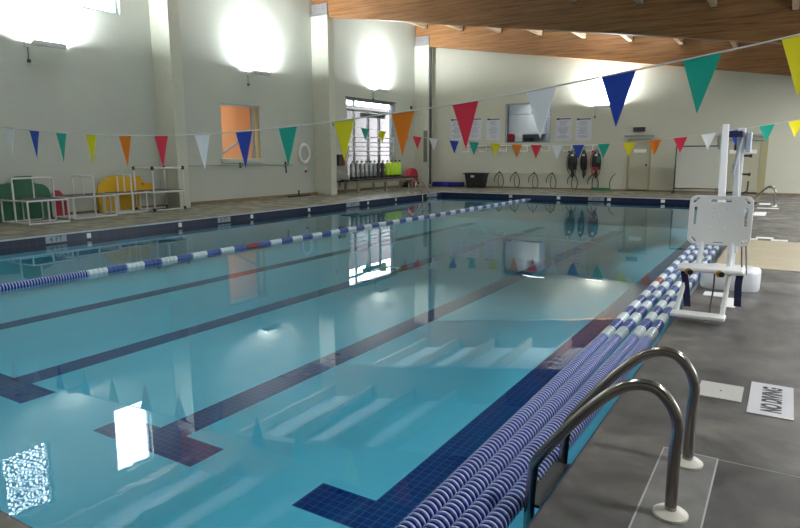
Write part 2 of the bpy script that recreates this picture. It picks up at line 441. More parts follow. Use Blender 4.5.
# depth markers and small white inlets on the waterline band
def marker(side, a, txt, w=.5):
    b = MB(); b.use(M['marker'])
    n = len(txt)
    if side == 'L':
        b.box(XL+.012, XL+.018, a-w/2, a+w/2, -.17, -.03)
        o = b.build('depth_marker', None, basin)
        mt = Matrix.Translation((XL+.0195, a, -.1)) @ Matrix.Rotation(PI/2, 4, 'Z') @ Matrix.Rotation(PI/2, 4, 'X')
    else:
        b.box(a-w/2, a+w/2, YF-.018, YF-.012, -.17, -.03)
        o = b.build('depth_marker', None, basin)
        mt = Matrix.Translation((a, YF-.0195, -.1)) @ Matrix.Rotation(PI/2, 4, 'X')
    text_mesh(txt, .16, 'lettering', M['printdark'], o, mt)
marker('L', 7.46, '4 FT', .46); marker('L', 12.2, '5 FT', .46); marker('L', 18.3, '8 FT', .8)
marker('F', -6.42, '10 FT', .62)
marker('L', 24.2, '10 FT', .9)
for y in (5.1, 8.2, 10.7, 13.26, 15.85, 18.9 + .35, 21.2):
    b = MB(); b.use(M['white']); b.box(XL+.012, XL+.03, y-.05, y+.05, -.16, -.05, .004); b.build('rope_anchor', None, basin)
for x in (-10.0, -7.93, -5.92, -3.95, -1.9):
    b = MB(); b.use(M['white']); b.box(x-.07, x+.07, YF-.03, YF-.012, -.16, -.04, .004); b.build('rope_anchor', None, basin)

# ------------------------------------------------------------------ windows
def frame_x(name, y0, y1, z0, z1, m, ys=(), zs=(), w=.05, d=.08, x=XW-.16, glass=True):
    """window frame standing in the left wall"""
    b = MB(); x0, x1 = x-d/2, x+d/2
    b.box(x0, x1, y0, y0+w, z0, z1); b.box(x0, x1, y1-w, y1, z0, z1); b.box(x0, x1, y0+w, y1-w, z0, z0+w); b.box(x0, x1, y0+w, y1-w, z1-w, z1)
    for y, wy, za, zb_ in ys: b.box(x0+.005, x1-.005, y-wy/2, y+wy/2, za, zb_)
    for z, wz in zs: b.box(x0+.01, x1-.01, y0+w, y1-w, z-wz/2, z+wz/2)
    o = struct(b.build(name, m))
    if glass:
        b = MB(); b.box(x-.004, x+.004, y0+w, y1-w, z0+w, z1-w); g = b.build('window_pane', M['glass'], o)
    return o
M['cyanframe'] = mat('pale_window_frame', (.50, .62, .64), .4)
w_ = frame_x('window_1', *CL[1][:2], CL[1][2], CL[1][3], M['cyanframe'], w=.07)
w_ = frame_x('window_2', *CL[0][:2], CL[0][2], CL[0][3], M['cyanframe'], w=.06)
# woven mesh screen in the second high window
b = MB(); y0, y1, z0, z1 = CL[0]
s = .10; k = -int((z1-z0)/s)-1
def clip(c, sg):
    pts = []
    # line: z-z0 = sg*(y-y0)+c
    for y in (y0+.06, y1-.06):
        z = z0+sg*(y-y0)+c
        if z0+.05 <= z <= z1-.05: pts.append((y, z))
    for z in (z0+.05, z1-.05):
        y = y0+(z-z0-c)/sg
        if y0+.06 < y < y1-.06: pts.append((y, z))
    return pts[:2]
c = -2.0
while c < 4:
    for sg in (.75, -.75):
        p = clip(c, sg)
        if len(p) == 2 and abs(p[0][0]-p[1][0]) > .02:
            b.tube([(XW-.10, p[0][0], p[0][1]), (XW-.10, p[1][0], p[1][1])], .022, 4)
    c += s*1.3
b.build('wire_screen', mat('wire', (.12, .13, .2), .5), w_)

for i_, (y0, y1, z0, z1) in enumerate(WR_ADDED):  # frames of the added right-wall fill windows
    b = MB(); x0, x1 = XE+.08, XE+.16
    for (a, c_) in ((y0, y0+.06), (y1-.06, y1), ((y0+y1)/2-.03, (y0+y1)/2+.03)): b.box(x0, x1, a, c_, z0, z1)
    b.box(x0, x1, y0, y1, z0, z0+.06); b.box(x0, x1, y0, y1, z1-.06, z1); struct(b.build('window_%d' % (6+i_), M['alu']))
for i_, (x0, x1, z0, z1) in enumerate(WN):
    b = MB(); y0, y1 = YS-.16, YS-.08
    for (a, c_) in ((x0, x0+.06), (x1-.06, x1), ((x0+x1)/2-.03, (x0+x1)/2+.03)): b.box(a, c_, y0, y1, z0, z1)
    b.box(x0, x1, y0, y1, z0, z0+.06); b.box(x0, x1, y0, y1, z1-.06, z1); struct(b.build('window_%d' % (8+i_), M['alu']))

# window 3: big frame with brick yard beyond and guard bars
o = frame_x('window_3', *W2[:2], W2[2], W2[3], M['alu'], ys=[(24.15, .10, .66, 4.15), (25.3, .14, .66, 3.7), (26.25, .14, .66, 3.7), (27.3, .05, .66, 4.15)], zs=[(3.70, .09)], w=.08, d=.1)
b = MB(); b.box(XW-.20, XW-.06, 24.7, 26.7, 3.42, 3.6, .01); b.build('closer_box', M['dark'], o)
b = MB(); b.box(XW-.02, XW+.02, W2[0]-.08, W2[1]+.08, W2[3], W2[3]+.05); b.build('window_head', M['dark'], o)
guard = empty('window_guard', (XW+.03, 25.4, 1.4), 'five white horizontal guard rails across the large window behind the scuba tanks', 'guard rail')
for z in (1.62, 1.83, 2.03, 2.24, 2.47):
    b = MB(); b.tube([(XW+.05, 23.35, z), (XW+.05, 27.4, z)], .022, 8); ob = b.build('bar', M['pvc'], guard); ob.matrix_parent_inverse = Matrix.Translation((-XW-.03, -25.4, -1.4))
for y in (23.45, 27.3):
    b = MB(); b.box(XW-.0, XW+.05, y-.02, y+.02, 1.5, 2.55); ob = b.build('upright', M['pvc'], guard); ob.matrix_parent_inverse = Matrix.Translation((-XW-.03, -25.4, -1.4))
# yard wall outside the big window
b = MB(); b.box(-21.0, -20.8, 20, 40, -.3, 4.35); tag(struct(b.build('wall_yard', M['pink_wall'])), 'pinkish masonry wall outside the large window')
b = MB(); b.box(-21, XW-.35, 20, 36, 5.3, 5.4); struct(b.build('yard_shade_slab', M['pink_wall']))  # slab added over the yard, unseen, to cut its daylight
b = MB(); b.box(-20.8, XW-.3, 20, 40, -.32, -.30); struct(b.build('floor_yard', M['pink_wall']))

# window 4 (left wall): opening to an orange room
y0, y1, z0, z1 = W1
b = MB(); b.use(M['alu']); x = XW-.1
b.box(x-.05, x+.05, y1-.34, y1-.26, z0, z1); b.box(XW-.03, XW+.015, y0-.03, y1+.05, z1, z1+.06)
b.use(M['doortrim']); b.box(x-.05, x+.08, y1-.08, y1, z0, z1); b.box(x-.05, x+.05, y1-.26, y1-.20, z0, z1)
o = struct(b.build('window_4'))
b = MB(); b.box(XW-.02, XW+.09, y0-.12, y1+.12, z0-.16, z0, .01); b.build('window_sill', M['pil'], o)
b = MB(); b.box(x-.004, x+.004, y0, y1-.34, z0, z1); b.build('window_pane', M['glass'], o)
b = MB(); b.use(M['orange_wall'])
b.box(-20.4, -20.3, 13.8, 20.9, 0, 4.3); b.box(-20.3, XW-.3, 13.75, 13.8, 0, 4.3); b.box(-20.3, XW-.3, 20.9, 20.95, 0, 4.3)
b.use(mat('cream_paint', (.75, .6, .42), .6)); b.box(-20.3, XW-.3, 13.8, 20.9, 4.3, 4.35); b.box(-20.3, XW-.3, 13.8, 20.9, -.35, -.3)
b.box(-18.35, -18.05, 13.8, 20.9, 3.62, 4.3)
tag(struct(b.build('wall_orange_room')), 'orange painted room seen through the left wall window')
b = MB(); b.tube([(-19.2, 17.2, 1.45), (-19.2, 19.9, 2.9)], .04, 8); tag(struct(b.build('stair_rail', mat('blue_grey_rail', (.12, .18, .30), .5))), 'blue grey stair handrail in the orange room')

# window 5 (back wall): office with white cupboards
x0, x1, z0, z1 = WB
b = MB(); b.use(M['alu']); yy = YB+.05
b.box(x0, x0+.07, yy-.05, yy+.05, z0, z1); b.box(x1-.05, x1, yy-.05, yy+.05, z0, z1); b.box(x0+.07, x1-.05, yy-.05, yy+.05, z1-.06, z1); b.box(x0+.07, x1-.05, yy-.05, yy+.05, z0, z0+.05)
o = struct(b.build('window_5'))
b = MB(); b.box(x0+.07, x1-.05, yy-.004, yy+.004, z0+.05, z1-.06); b.build('window_pane', M['glass'], o)
b = MB(); b.use(M['room_white'])
b.box(-14.2, -8.2, 33.2, 33.3, 0, 4.6); b.box(-14.3, -14.2, YB+.25, 33.3, 0, 4.6); b.box(-8.2, -8.1, YB+.25, 33.3, 0, 4.6); b.box(-14.3, -8.1, YB+.25, 33.3, 4.6, 4.7); b.box(-14.3, -8.1, YB+.25, 33.3, -.1, 0)
tag(struct(b.build('wall_office')), 'white office room behind the back wall window')
M['cupb'] = mat('cupboard_white', (.85, .85, .85), .4)
cb_ = empty('wall_cupboard', (-12.3, 33.0, 2.6), 'white wall cupboards inside the office behind the window', 'cupboard')
b = MB(); b.use(M['cupb']); b.box(-.95, 1.0, -.2, .18, .1, 1.15, .01); b.build('door_panel', None, cb_)
b = MB(); b.use(M['cupb']); b.box(-.95, .2, -.2, .18, 1.18, 1.75, .01); b.build('upper_door', None, cb_)
ct = empty('office_counter', (-12.2, 32.8, 0), 'dark office counter with red and black items behind the window', 'counter')
b = MB(); b.use(M['dark']); b.box(-1.2, 1.2, -.3, .35, .001, 2.32, .01); b.build('cabinet', None, ct)
b = MB(); b.use(mat('ply', (.25, .13, .06), .5)); b.box(-10.2, -8.6, 32.5, 33.15, .001, 2.42, .01); tag(b.build('brown_cabinet'), 'brown wooden office cabinet behind the right part of the back window', 'cabinet')
for (x, w, h, m_) in ((-.9, .3, .42, M['red']), (-.45, .35, .38, M['white']), (.15, .5, .2, M['black']), (3.0, .5, .3, M['red'])):
    bb = MB(); zb = 2.321 if x < 1.5 else 2.421
    bb.box(-w/2, w/2, -.12, .12, 0, h, .02); o = bb.build('office_box', m_); o.location = (-12.2+x, 32.75, zb)
    tag(o, {M['red']: 'small red box on the office counter' if x < 0 else 'red box on the brown office cabinet', M['white']: 'white box on the office counter beside the red one', M['black']: 'low black box on the office counter'}[m_], 'box')
b = MB(); b.box(-9.95, -9.9, 0, 0, 0, 0) if False else b.box(-10.15, -9.75, 33.15, 33.19, 2.75, 3.85)
o = b.build('notice_board', M['paper']); tag(o, 'yellow and white notice sheet on the office wall', 'notice')
b = MB(); b.box(-10.1, -9.8, 33.13, 33.149, 3.4, 3.8); b.build('yellow_header', M['flag_yellow'], o)

# doors in the back wall
def door(name, x0, x1, z1, head_w, knob_side, sign=True, jamb=.08):
    b = MB(); b.use(M['doortrim'])
    b.box(x0-jamb, x0-.005, YB-.05, YB-.002, .03, z1+.03); b.box(x1+.005, x1+jamb, YB-.05, YB-.002, .03, z1+.03)
    b.box(x0-jamb, x1+jamb, YB-.05, YB-.002, z1+.03, z1+.10)
    fr = struct(b.build(name))
    b = MB(); b.use(M['door']); b.box(x0, x1, YB-.035, YB-.003, .06, z1, .004); b.build('leaf', None, fr)
    b = MB(); b.use(M['trunk']); b.box(x0, x1, YB-.06, YB-.001, .0, .055); b.build('threshold', None, fr)
    b = MB(); b.lathe([(.02, 0), (.02, .04), (.045, .05), (.05, .08), (.03, .1)], (x1-.09 if knob_side > 0 else x0+.09, YB-.14, 1.15), 'y', 10); b.build('door_handle', M['dark'], fr)
    b = MB(); b.use(M['white']); b.box(x0+.18, x1-.12, YB-.042, YB-.0355, z1-.52, z1-.36); b.build('door_sign', None, fr)
    b = MB(); b.use(M['alu']); b.box(x0-.25, x1+.2, YB-.16, YB-.06, z1+.17, z1+.26, .006); b.box(x0-.1, x1+.12, YB-.10, YB-.05, z1+.0, z1+.05, .004); b.build('door_hood', None, fr)
    return fr
door('door_1', -6.24, -5.40, 2.22, 1.3, 1)
door('door_2', -2.40, -1.10, 2.16, 1.3, -1, jamb=.26)
b = MB(); b.box(-6.12, -5.62, YB-.12, YB, 2.62, 2.82, .01)
tag(b.build('wall_box', M['dark']), 'small dark grey box mounted on the wall above the cream door', 'enclosure')  # plain dark box, purpose not known

# ------------------------------------------------------------------ wall lamps
def sconce(loc, rot, label):
    """loc: point on wall face; local +X = out of wall, +Y = along"""
    r = empty('wall_lamp', loc, label, 'lamp', 'uplight wall lamps', rot)
    b = MB(); b.use(M['lamphouse'])
    pr_ = [(-.11, .12), (-.09, .0), (.09, .0), (.11, .12), (.095, .12), (.078, .015), (-.078, .015), (-.095, .12)]
    b.prism(pr_, lambda p: (p[0]+.32, -.42, p[1]-.02), lambda p: (p[0]+.32, .40, p[1]-.02))
    for yy in (-.42, .385): b.box(.23, .41, yy, yy+.015, -.015, .10)
    b.build('housing', None, r)
    b = MB(); b.box(.255, .385, -.39, .37, .015, .117); b.build('lamp_glass', M['lampglass'], r)
    b = MB(); b.tube([(.0, -.42, .02), (.23, -.40, .02)], .014, 8); b.box(0, .03, -.49, -.35, -.05, .09, .005); b.build('arm', M['lamphouse'], r)
    b = MB(); b.tube([(.02, -.42, -.05), (.02, -.42, -.36)], .008, 6); b.box(0, .06, -.455, -.385, -.44, -.36, .005); b.build('conduit', M['dark'], r)
    for e, tilt, spr in ((LAMP*.95, -58, 140), (LAMP*.75, 0, 180)):
        L = bpy.data.lights.new('uplight', 'AREA'); L.shape = 'RECTANGLE'; L.size = .12; L.size_y = .7; L.energy = e; L.color = (.94, .98, 1); L.spread = math.radians(spr)
        lo = bpy.data.objects.new('uplight', L); COL.objects.link(lo); lo.parent = r; lo.location = (.31, 0, .13 if spr == 180 else .09); lo.rotation_euler = (PI, math.radians(tilt), 0)
    return r
LAMP = 330
sconce((XW, 9.85, 4.52), 0, 'wall lamp glowing on the left wall above the green and white play frames')
sconce((XW, 17.75, 4.62), 0, 'wall lamp glowing above the orange-lit window')
sconce((XW, 25.95, 4.66), 0, 'wall lamp glowing above the large window with scuba tanks')
sconce((-7.45, YB, 3.72), -PI/2, 'wall lamp glowing on the back wall above the two posters')
# unseen continuation of the same fittings
sconce((XW, 2.0, 4.5), 0, 'wall lamp on the left wall nearest the photographer, outside the view')
# ------------------------------------------------------------------ pennant lines
def interp(tab, x):
    for (a, za), (c, zc) in zip(tab, tab[1:]):
        if a <= x <= c: return za+(zc-za)*(x-a)/(c-a)
    return tab[0][1] if x < tab[0][0] else tab[-1][1]
def flag_line(Y, tab, flags, label, h, hw, cr):
    r = empty('flag_line', (0, Y, 0), label, 'flags', 'strings of backstroke pennants')
    pts = []; x = tab[0][0]
    n = 80
    def zz(x):  # smoothed table
        return sum(interp(tab, x+d) for d in (-.5, -.25, 0, .25, .5))/5 if tab[0][0]+.5 < x < tab[-1][0]-.5 else interp(tab, x)
    for i in range(n+1):
        x = tab[0][0]+(tab[-1][0]-tab[0][0])*i/n; pts.append((x, 0, zz(x)))
    b = MB(); b.tube(pts, cr, 6); b.build('rope', M['cord'], r)
    for xc, colr in flags:
        zc = zz(xc); sl = (zz(xc+.1)-zz(xc-.1))/.2
        tw = random.uniform(-.10, .10); dx = random.uniform(-.01, .02)
        b = MB(); nn = 6; ov = []
        top = [(-hw, 0), (0, 0), (hw, 0)]
        th = .0015
        # cloth triangle with a gentle belly, closed thin solid
        rows = 7; fr, bk = [], []
        for i in range(rows+1):
            t_ = i/rows; w = hw*(1-t_)+.002
            rf, rb = [], []
            for u in (-1, -.5, 0, .5, 1):
                lx = u*w + dx*t_; lz = -h*t_ + u*w*sl*(1-t_)
                ly = .012*math.sin(t_*PI)*(1-u*u) + tw*u*w*t_
                rf.append(b.bm.verts.new((xc+lx, ly-th, zc+lz))); rb.append(b.bm.verts.new((xc+lx, ly+th, zc+lz)))
            fr.append(rf); bk.append(rb)
        for i in range(rows):
            for j in range(4):
                b._f([fr[i][j], fr[i+1][j], fr[i+1][j+1], fr[i][j+1]], True); b._f([bk[i][j], bk[i][j+1], bk[i+1][j+1], bk[i+1][j]], True)
            b._f([fr[i][0], bk[i][0], bk[i+1][0], fr[i+1][0]]); b._f([fr[i][4], fr[i+1][4], bk[i+1][4], bk[i][4]])
        for j in range(4): b._f([fr[0][j], fr[0][j+1], bk[0][j+1], bk[0][j]]); b._f([fr[rows][j], bk[rows][j], bk[rows][j+1], fr[rows][j+1]])
        tag(b.build('pennant', M['flag_'+colr], r), colr+' pennant')
    return r
cyc = ['white', 'blue', 'green', 'yellow', 'orange', 'red']
nt_ = [(-14.0, 2.44), (-11.92, 2.16), (-10.06, 2.02), (-8.42, 1.945), (-6.8, 1.925), (-5.24, 1.985), (-3.9, 2.08), (-2.7, 2.18), (-1.35, 2.35), (-.02, 2.54), (.6, 2.66)]
nx = [-11.60, -10.84, -10.06, -9.26, -8.42, -7.60, -6.76, -5.98, -5.24, -4.39, -3.60, -2.86, -2.07, -1.365, -.70, .0]
flag_line(5.9, nt_, [(-13.2, 'orange'), (-12.4, 'red')]+[(x, cyc[i % 6]) for i, x in enumerate(nx)], 'nearer string of big coloured pennants, sagging across the pool over the first bay', .46, .145, .0075)
ft = [(XW+.02, 3.2), (-15.3, 2.83), (-13.5, 2.55), (-12.04, 2.33), (-10.4, 2.14), (-8.8, 2.03), (-7.34, 1.955), (-5.92, 1.94), (-4.34, 2.0), (-2.88, 2.12), (-1.4, 2.31), (0, 2.53), (.7, 2.64)]
fc = ['green', 'yellow', 'orange', 'red', 'white', 'blue', 'green', 'yellow', 'orange', 'red', 'white', 'blue', 'green', 'yellow', 'orange', 'red', 'white', 'blue', 'green', 'yellow']
fx = [-14.31, -13.52, -12.5, -11.95, -11.25, -10.41, -9.62, -8.8, -8.02, -7.33, -6.61, -5.91, -5.10, -4.33, -3.58, -2.87, -2.12, -1.4, -.66, .03]
flag_line(20.6, ft, list(zip(fx, fc)), 'farther string of small-looking coloured pennants, strung near the far end of the pool', .46, .19, .007)
for (x, y, z, lab) in ((-14.05, 5.9, 2.5, 'post holding the nearer pennants on the left deck, outside the view'), (.65, 5.9, 2.72, 'post holding the nearer pennants on the right deck, outside the view'), (.75, 20.6, 2.7, 'post holding the farther pennants on the right deck, outside the view')):
    o = empty('stanchion_post', (x, y, 0), lab, 'post', 'pennant posts')
    b = MB(); b.tube([(0, 0, 0), (0, 0, z)], .024, 10); b.build('pole', M['stainless'], o)
    b = MB(); b.lathe([(.07, 0), (.07, .012), (.03, .02)], (0, 0, 0), 'z', 14); b.build('flange', M['escut'], o)

# ------------------------------------------------------------------ lane ropes
def band_section(L, r, m, name):
    b = MB(); b.use(m); n = 4; prof = []
    seg = L/n
    for i in range(n):
        a = i*seg
        prof += [(r*.72, a+.001), (r, a+seg*.12), (r*1.02, a+seg*.5), (r, a+seg*.88), (r*.72, a+seg-.001)]
    b.lathe(prof, (0, 0, 0), 'y', 14); return b.build(name)
def disc_proto(r):
    b = MB(); b.use(M['fl_blue'])
    b.lathe([(r*.55, .0), (r*.88, .002), (r*.93, .008), (r*.93, .024), (r*.88, .031), (r*.55, .033)], (0, 0, 0), 'y', 24)
    b.use(M['fl_rim']); b.lathe([(r*.88, .010), (r*1.0, .011), (r*1.03, .016), (r*1.0, .021), (r*.88, .022)], (0, 0, 0), 'y', 24)
    return b.build('float_disc')
RR = .055
protos = {'w': band_section(.335, RR, M['fl_white'], 'white_float'), 'b': band_section(.335, RR, M['fl_blue2'], 'blue_float'), 'r': band_section(.335, RR, M['fl_red'], 'red_float'), 'd': disc_proto(RR)}
used = set()
def inst(key, parent, loc, rot=0, scale=1):
    o = protos[key]
    if key in used:
        o = o.copy(); COL.objects.link(o)
    used.add(key); o.parent = parent; o.location = loc; o.rotation_euler = (0, 0, rot); o.scale = (scale, 1, scale); return o
def lane_rope(xf, y_disc, red_at, label, group, zc=ZW+.02, sc=1., y0=YN+.1, yd0=2.1, pitch=.043):
    r = empty('lane_rope', (xf(y0), y0, zc), label, 'lane rope', group)
    pts = [(xf(y)-xf(y0), y-y0, 0) for y in [y0-.08+(YF-y0)*k/60 for k in range(61)]]
    b = MB(); b.tube(pts, .012, 6); b.build('cable', M['cord'], r)
    y = y0; k = 0
    while y < yd0-.33:
        inst('b', r, (xf(y)-xf(y0), y-y0, 0), 0, sc); y += .34
    while y < y_disc-.03:
        sl = (xf(y+.1)-xf(y))/.1
        inst('d', r, (xf(y)-xf(y0), y-y0, 0), -math.atan(sl), sc); y += pitch
    y = y_disc
    while y < YF-.5:
        sl = (xf(y+.1)-xf(y))/.1
        key = 'r' if abs(y-red_at) < .17 else 'wb'[k % 2]
        inst(key, r, (xf(y)-xf(y0), y-y0, 0), -math.atan(sl), sc); y += .34; k += 1
    return r
def mk(a, b_, c): return lambda y: a if y < 2.4 else (a+(b_-a)*(y-2.4)/3.6 if y < 6 else b_+(c-b_)*min(1, (y-6)/7.6))
G = 'lane ropes drawn together along the right edge'
lane_rope(mk(-1.450, -1.455, -1.51), 6.25, 9.3, 'first of the four lane ropes along the right edge, counting from the open water', G)
lane_rope(mk(-1.337, -1.335, -1.385), 6.30, -9, 'second of the four lane ropes along the right edge, counting from the open water', G)
lane_rope(mk(-1.224, -1.185, -1.225), 6.42, -9, 'third of the four lane ropes along the right edge, counting from the open water', G)
lane_rope(mk(-1.111, -1.065, -1.10), 6.42, -9, 'lane rope nearest the grey deck, innermost of the four at the right edge', G)
lane_rope(lambda y: -9.40+.012*y, 5.68, 9.0, 'single blue and white lane rope stretched down the left side of the pool', 'lane rope out in the water', yd0=3.45, sc=.97)

# ------------------------------------------------------------------ pool ladders
def ladder(loc, rz, label, side_tread=True):
    """local: rails 0.57 apart along Y, deck side x=0, pool towards -X"""
    r = empty('pool_ladder', loc, label, 'ladder', 'steel pool ladders', rz)
    prof = [(0, .0), (.0, .30), (.005, .44), (-.03, .535), (-.10, .60), (-.19, .60), (-.28, .55), (-.40, .43), (-.52, .28), (-.645, .10), (-.662, .02), (-.672, -.12), (-.675, -.32), (-.675, -1.02)]
    for y in (0, .57):
        b = MB(); P = [(p[0], y, p[1]) for p in prof]
        # refine with catmull-rom
        out = []
        for i in range(len(P)-1):
            p0, p1, p2, p3 = [Vector(P[max(0, min(len(P)-1, i+k))]) for k in (-1, 0, 1, 2)]
            for k in range(5):
                t_ = k/5; out.append(.5*((2*p1)+(-p0+p2)*t_+(2*p0-5*p1+4*p2-p3)*t_*t_+(-p0+3*p1-3*p2+p3)*t_**3))
        out.append(Vector(P[-1]))
        b.tube(out, .027, 14); hr = b.build('handrail', M['stainless'], r)
        b = MB(); b.lathe([(.078, 0), (.078, .012), (.062, .024), (.026, .03)], (0, y, .004), 'z', 24); b.build('flange', M['escut'], hr)
    for z in (-.16, -.45, -.75):
        b = MB(); b.use(M['dark']); b.box(-.715, -.63, .026, .544, z-.02, z, .004); b.use(M['stainless']); b.box(-.63, -.622, .026, .544, z-.022, z+.006); b.box(-.723, -.715, .026, .544, z-.022, z+.006)
        b.build('tread', None, r)
    return r
l0 = ladder((-.335, 2.91, 0), 0, 'nearest steel pool ladder with two arched handrails on the right deck')
l1 = copy_tree(l0); l1.location = (-.33, 22.75, 0); l1['label'] = 'distant steel pool ladder on the right deck behind the white lift seat'
l2 = copy_tree(l0); l2.location = (-13.95, 23.9, 0); l2.rotation_euler.z = PI; l2['label'] = 'distant steel pool ladder at the far left corner beside the red reel'
# framed pad under the near ladder
b = MB(); b.use(mat('pad_concrete', (.17, .165, .16), .5, noise=.25, nscale=5)); b.box(-.475, -.20, 2.66, 3.62, .0005, .003)
b.use(mat('pad_line', (.42, .42, .44), .5))
for (x0, x1, y0, y1) in ((-.478, -.470, 2.66, 3.62), (-.204, -.196, 2.66, 3.62), (-.478, -.196, 3.616, 3.625), (-.478, -.196, 2.656, 2.664)): b.box(x0, x1, y0, y1, .0005, .0045)
struct(b.build('floor_pad'))

# ------------------------------------------------------------------ deck tiles
nd = MB(); nd.box(-.105, .155, 4.42, 5.06, .0005, .006)
nd = nd.build('deck_sign', M['paper'] if False else mat('white_tile', (.62, .62, .66), .35)); tag(nd, 'white deck tile reading NO DIVING set in the grey deck', 'sign')
mt = Matrix.Translation((.035, 4.74, .0065)) @ Matrix.Rotation(PI/2, 4, 'Z')
tx = text_mesh('NO DIVING', .135, 'lettering', M['printdark'], None, Matrix.Identity(4), .0004, off=.006)
# condensed letters: stretch so the tile is filled
bb = [v.co for v in tx.data.vertices]; wx = max(v.x for v in bb)-min(v.x for v in bb)
tx.data.transform(mt @ Matrix.Diagonal((.50/wx, 1.15, 1, 1))); tx.parent = nd
wt = MB(); wt.box(-.42, -.145, 4.58, 4.90, .0005, .006); wt = wt.build('deck_plate', mat('offwhite_plate', (.50, .49, .46), .4)); tag(wt, 'blank off-white square plate in the deck beside the NO DIVING tile', 'plate')
b = MB(); b.lathe([(.008, 0), (.008, .002)], (-.28, 4.74, .006), 'z', 8); b.build('screw', M['dark'], wt)
plates = [(-.75, -.52, 8.02, 8.25, 'white plate in the deck below the lift seat'), (-.52, -.38, 7.5, 8.0, 'pale plate in the deck in front of the lift base'),
          (-.46, -.16, 14.05, 14.32, 'thin white plate in the deck just beyond the tan strip'), (-.20, .08, 13.80, 14.02, 'white lettered plate at the edge of the tan strip, at the right'),
          (-.72, -.42, 13.80, 14.0, 'white plate at the edge of the tan strip, behind the lift'), (-.76, -.46, 19.3, 20.5, 'white plate in the deck, nearest of the three before the distant ladder'),
          (-.76, -.18, 21.9, 22.15, 'long white plate in the deck beside the distant ladder'), (-.77, -.45, 23.5, 24.2, 'white plate in the deck beyond the distant ladder')]
for (x0, x1, y0, y1, lab) in plates:
    b = MB(); b.use(M['white']); b.box(x0, x1, y0, y1, .0005, .007); tag(b.build('deck_plate'), lab, 'plate')
# red handle cap, squeegee etc. on left come later

# ------------------------------------------------------------------ pool lift
LX, LY = -.50, 8.70
lift = empty('pool_lift', (LX, LY, 0), 'white pool access lift with seat panel, footrest and mast on the right deck', 'pool lift')
def lp(x, y, z): return (x-LX, y-LY, z)
b = MB(); b.use(M['powder'])
# rounded base cover
ol = []
for k in range(32):
    a = 2*PI*k/32; ca, sa = math.cos(a), math.sin(a); ol.append((.33*math.copysign(abs(ca)**.55, ca), .26*math.copysign(abs(sa)**.55, sa)))
def ring(sc_, z): return [b.bm.verts.new((p[0]*sc_-.02, p[1]*sc_, z)) for p in ol]
R_ = [ring(.97, 0), ring(1, .02), ring(1, .215), ring(.985, .235), ring(.93, .25), ring(.6, .256)]
for i in range(len(R_)-1):
    for k in range(32): b._f([R_[i][k], R_[i][(k+1) % 32], R_[i+1][(k+1) % 32], R_[i+1][k]], True)
b._f(R_[0][::-1]); b._f(R_[-1]); b.build('base_cover', None, lift)
b = MB(); b.box(-.34, .30, -.255, .255, .222, .226); 
b.bm.free()
b = MB(); b.use(M['powder']); b.box(-.075, .01, -.04, .04, .25, 1.95, .012); b.build('mast', None, lift)
# arm: from the mast head forward down to the seat panel
def bar(path, w, d, name, m):
    b = MB(); a, c = Vector(path[0]), Vector(path[1]); dr = (c-a); L_ = dr.length; q = dr.to_track_quat('Z', 'Y').to_matrix().to_4x4()
    b.box(-w/2, w/2, -d/2, d/2, 0, L_, .01, Matrix.Translation(a) @ q); b.use(m); 
    return b.build(name, m, lift)
bar([lp(-.695, 8.50, 1.97), lp(-.585, 7.42, .95)], .075, .07, 'lift_arm', M['powder'])
bar([lp(-.52, 8.62, 1.85), lp(-.55, 8.1, 1.42)], .03, .03, 'actuator', mat('grey_ram', (.45, .5, .55), .3, metal=.5))
bar([lp(-.555, 8.60, 1.86), lp(-.48, 8.60, .45)], .045, .035, 'piston', M['powder'])
b = MB(); b.box(-.20, -.01, -.20, .05, 1.84, 1.91, .006); b.build('head_bracket', M['navy_web'], lift)
b = MB(); b.box(.025, .08, -.09, .07, 1.66, 1.90, .01); b.box(.0105, .025, -.03, .03, 1.7, 1.86); b.build('battery_box', mat('pale_blue_case', (.50, .58, .66), .4), lift)
b = MB(); b.box(-.26, -.235, -.20, -.08, 1.70, 1.86, .008); b.build('control_box', mat('grey_case', (.35, .40, .40), .4), lift)
for z in (1.62, 1.40, 1.0):
    b = MB(); b.tube([(.01, 0, z), (.08, 0, z)], .012, 8); b.lathe([(.02, .075), (.02, .10)], (0, 0, z), 'x', 8); b.build('locking_pin', M['black'], lift)
for z in (1.72, 1.48):
    b = MB(); b.box(-.10, -.077, -.03, .03, z-.035, z+.035, .004); b.build('joint_cap', M['dark'], lift)
b = MB(); b.tube([(.03, -.02, 1.17), (.08, -.04, 1.2), (.085, -.04, 1.32)], .012, 8); b.build('crank', M['dark'], lift)
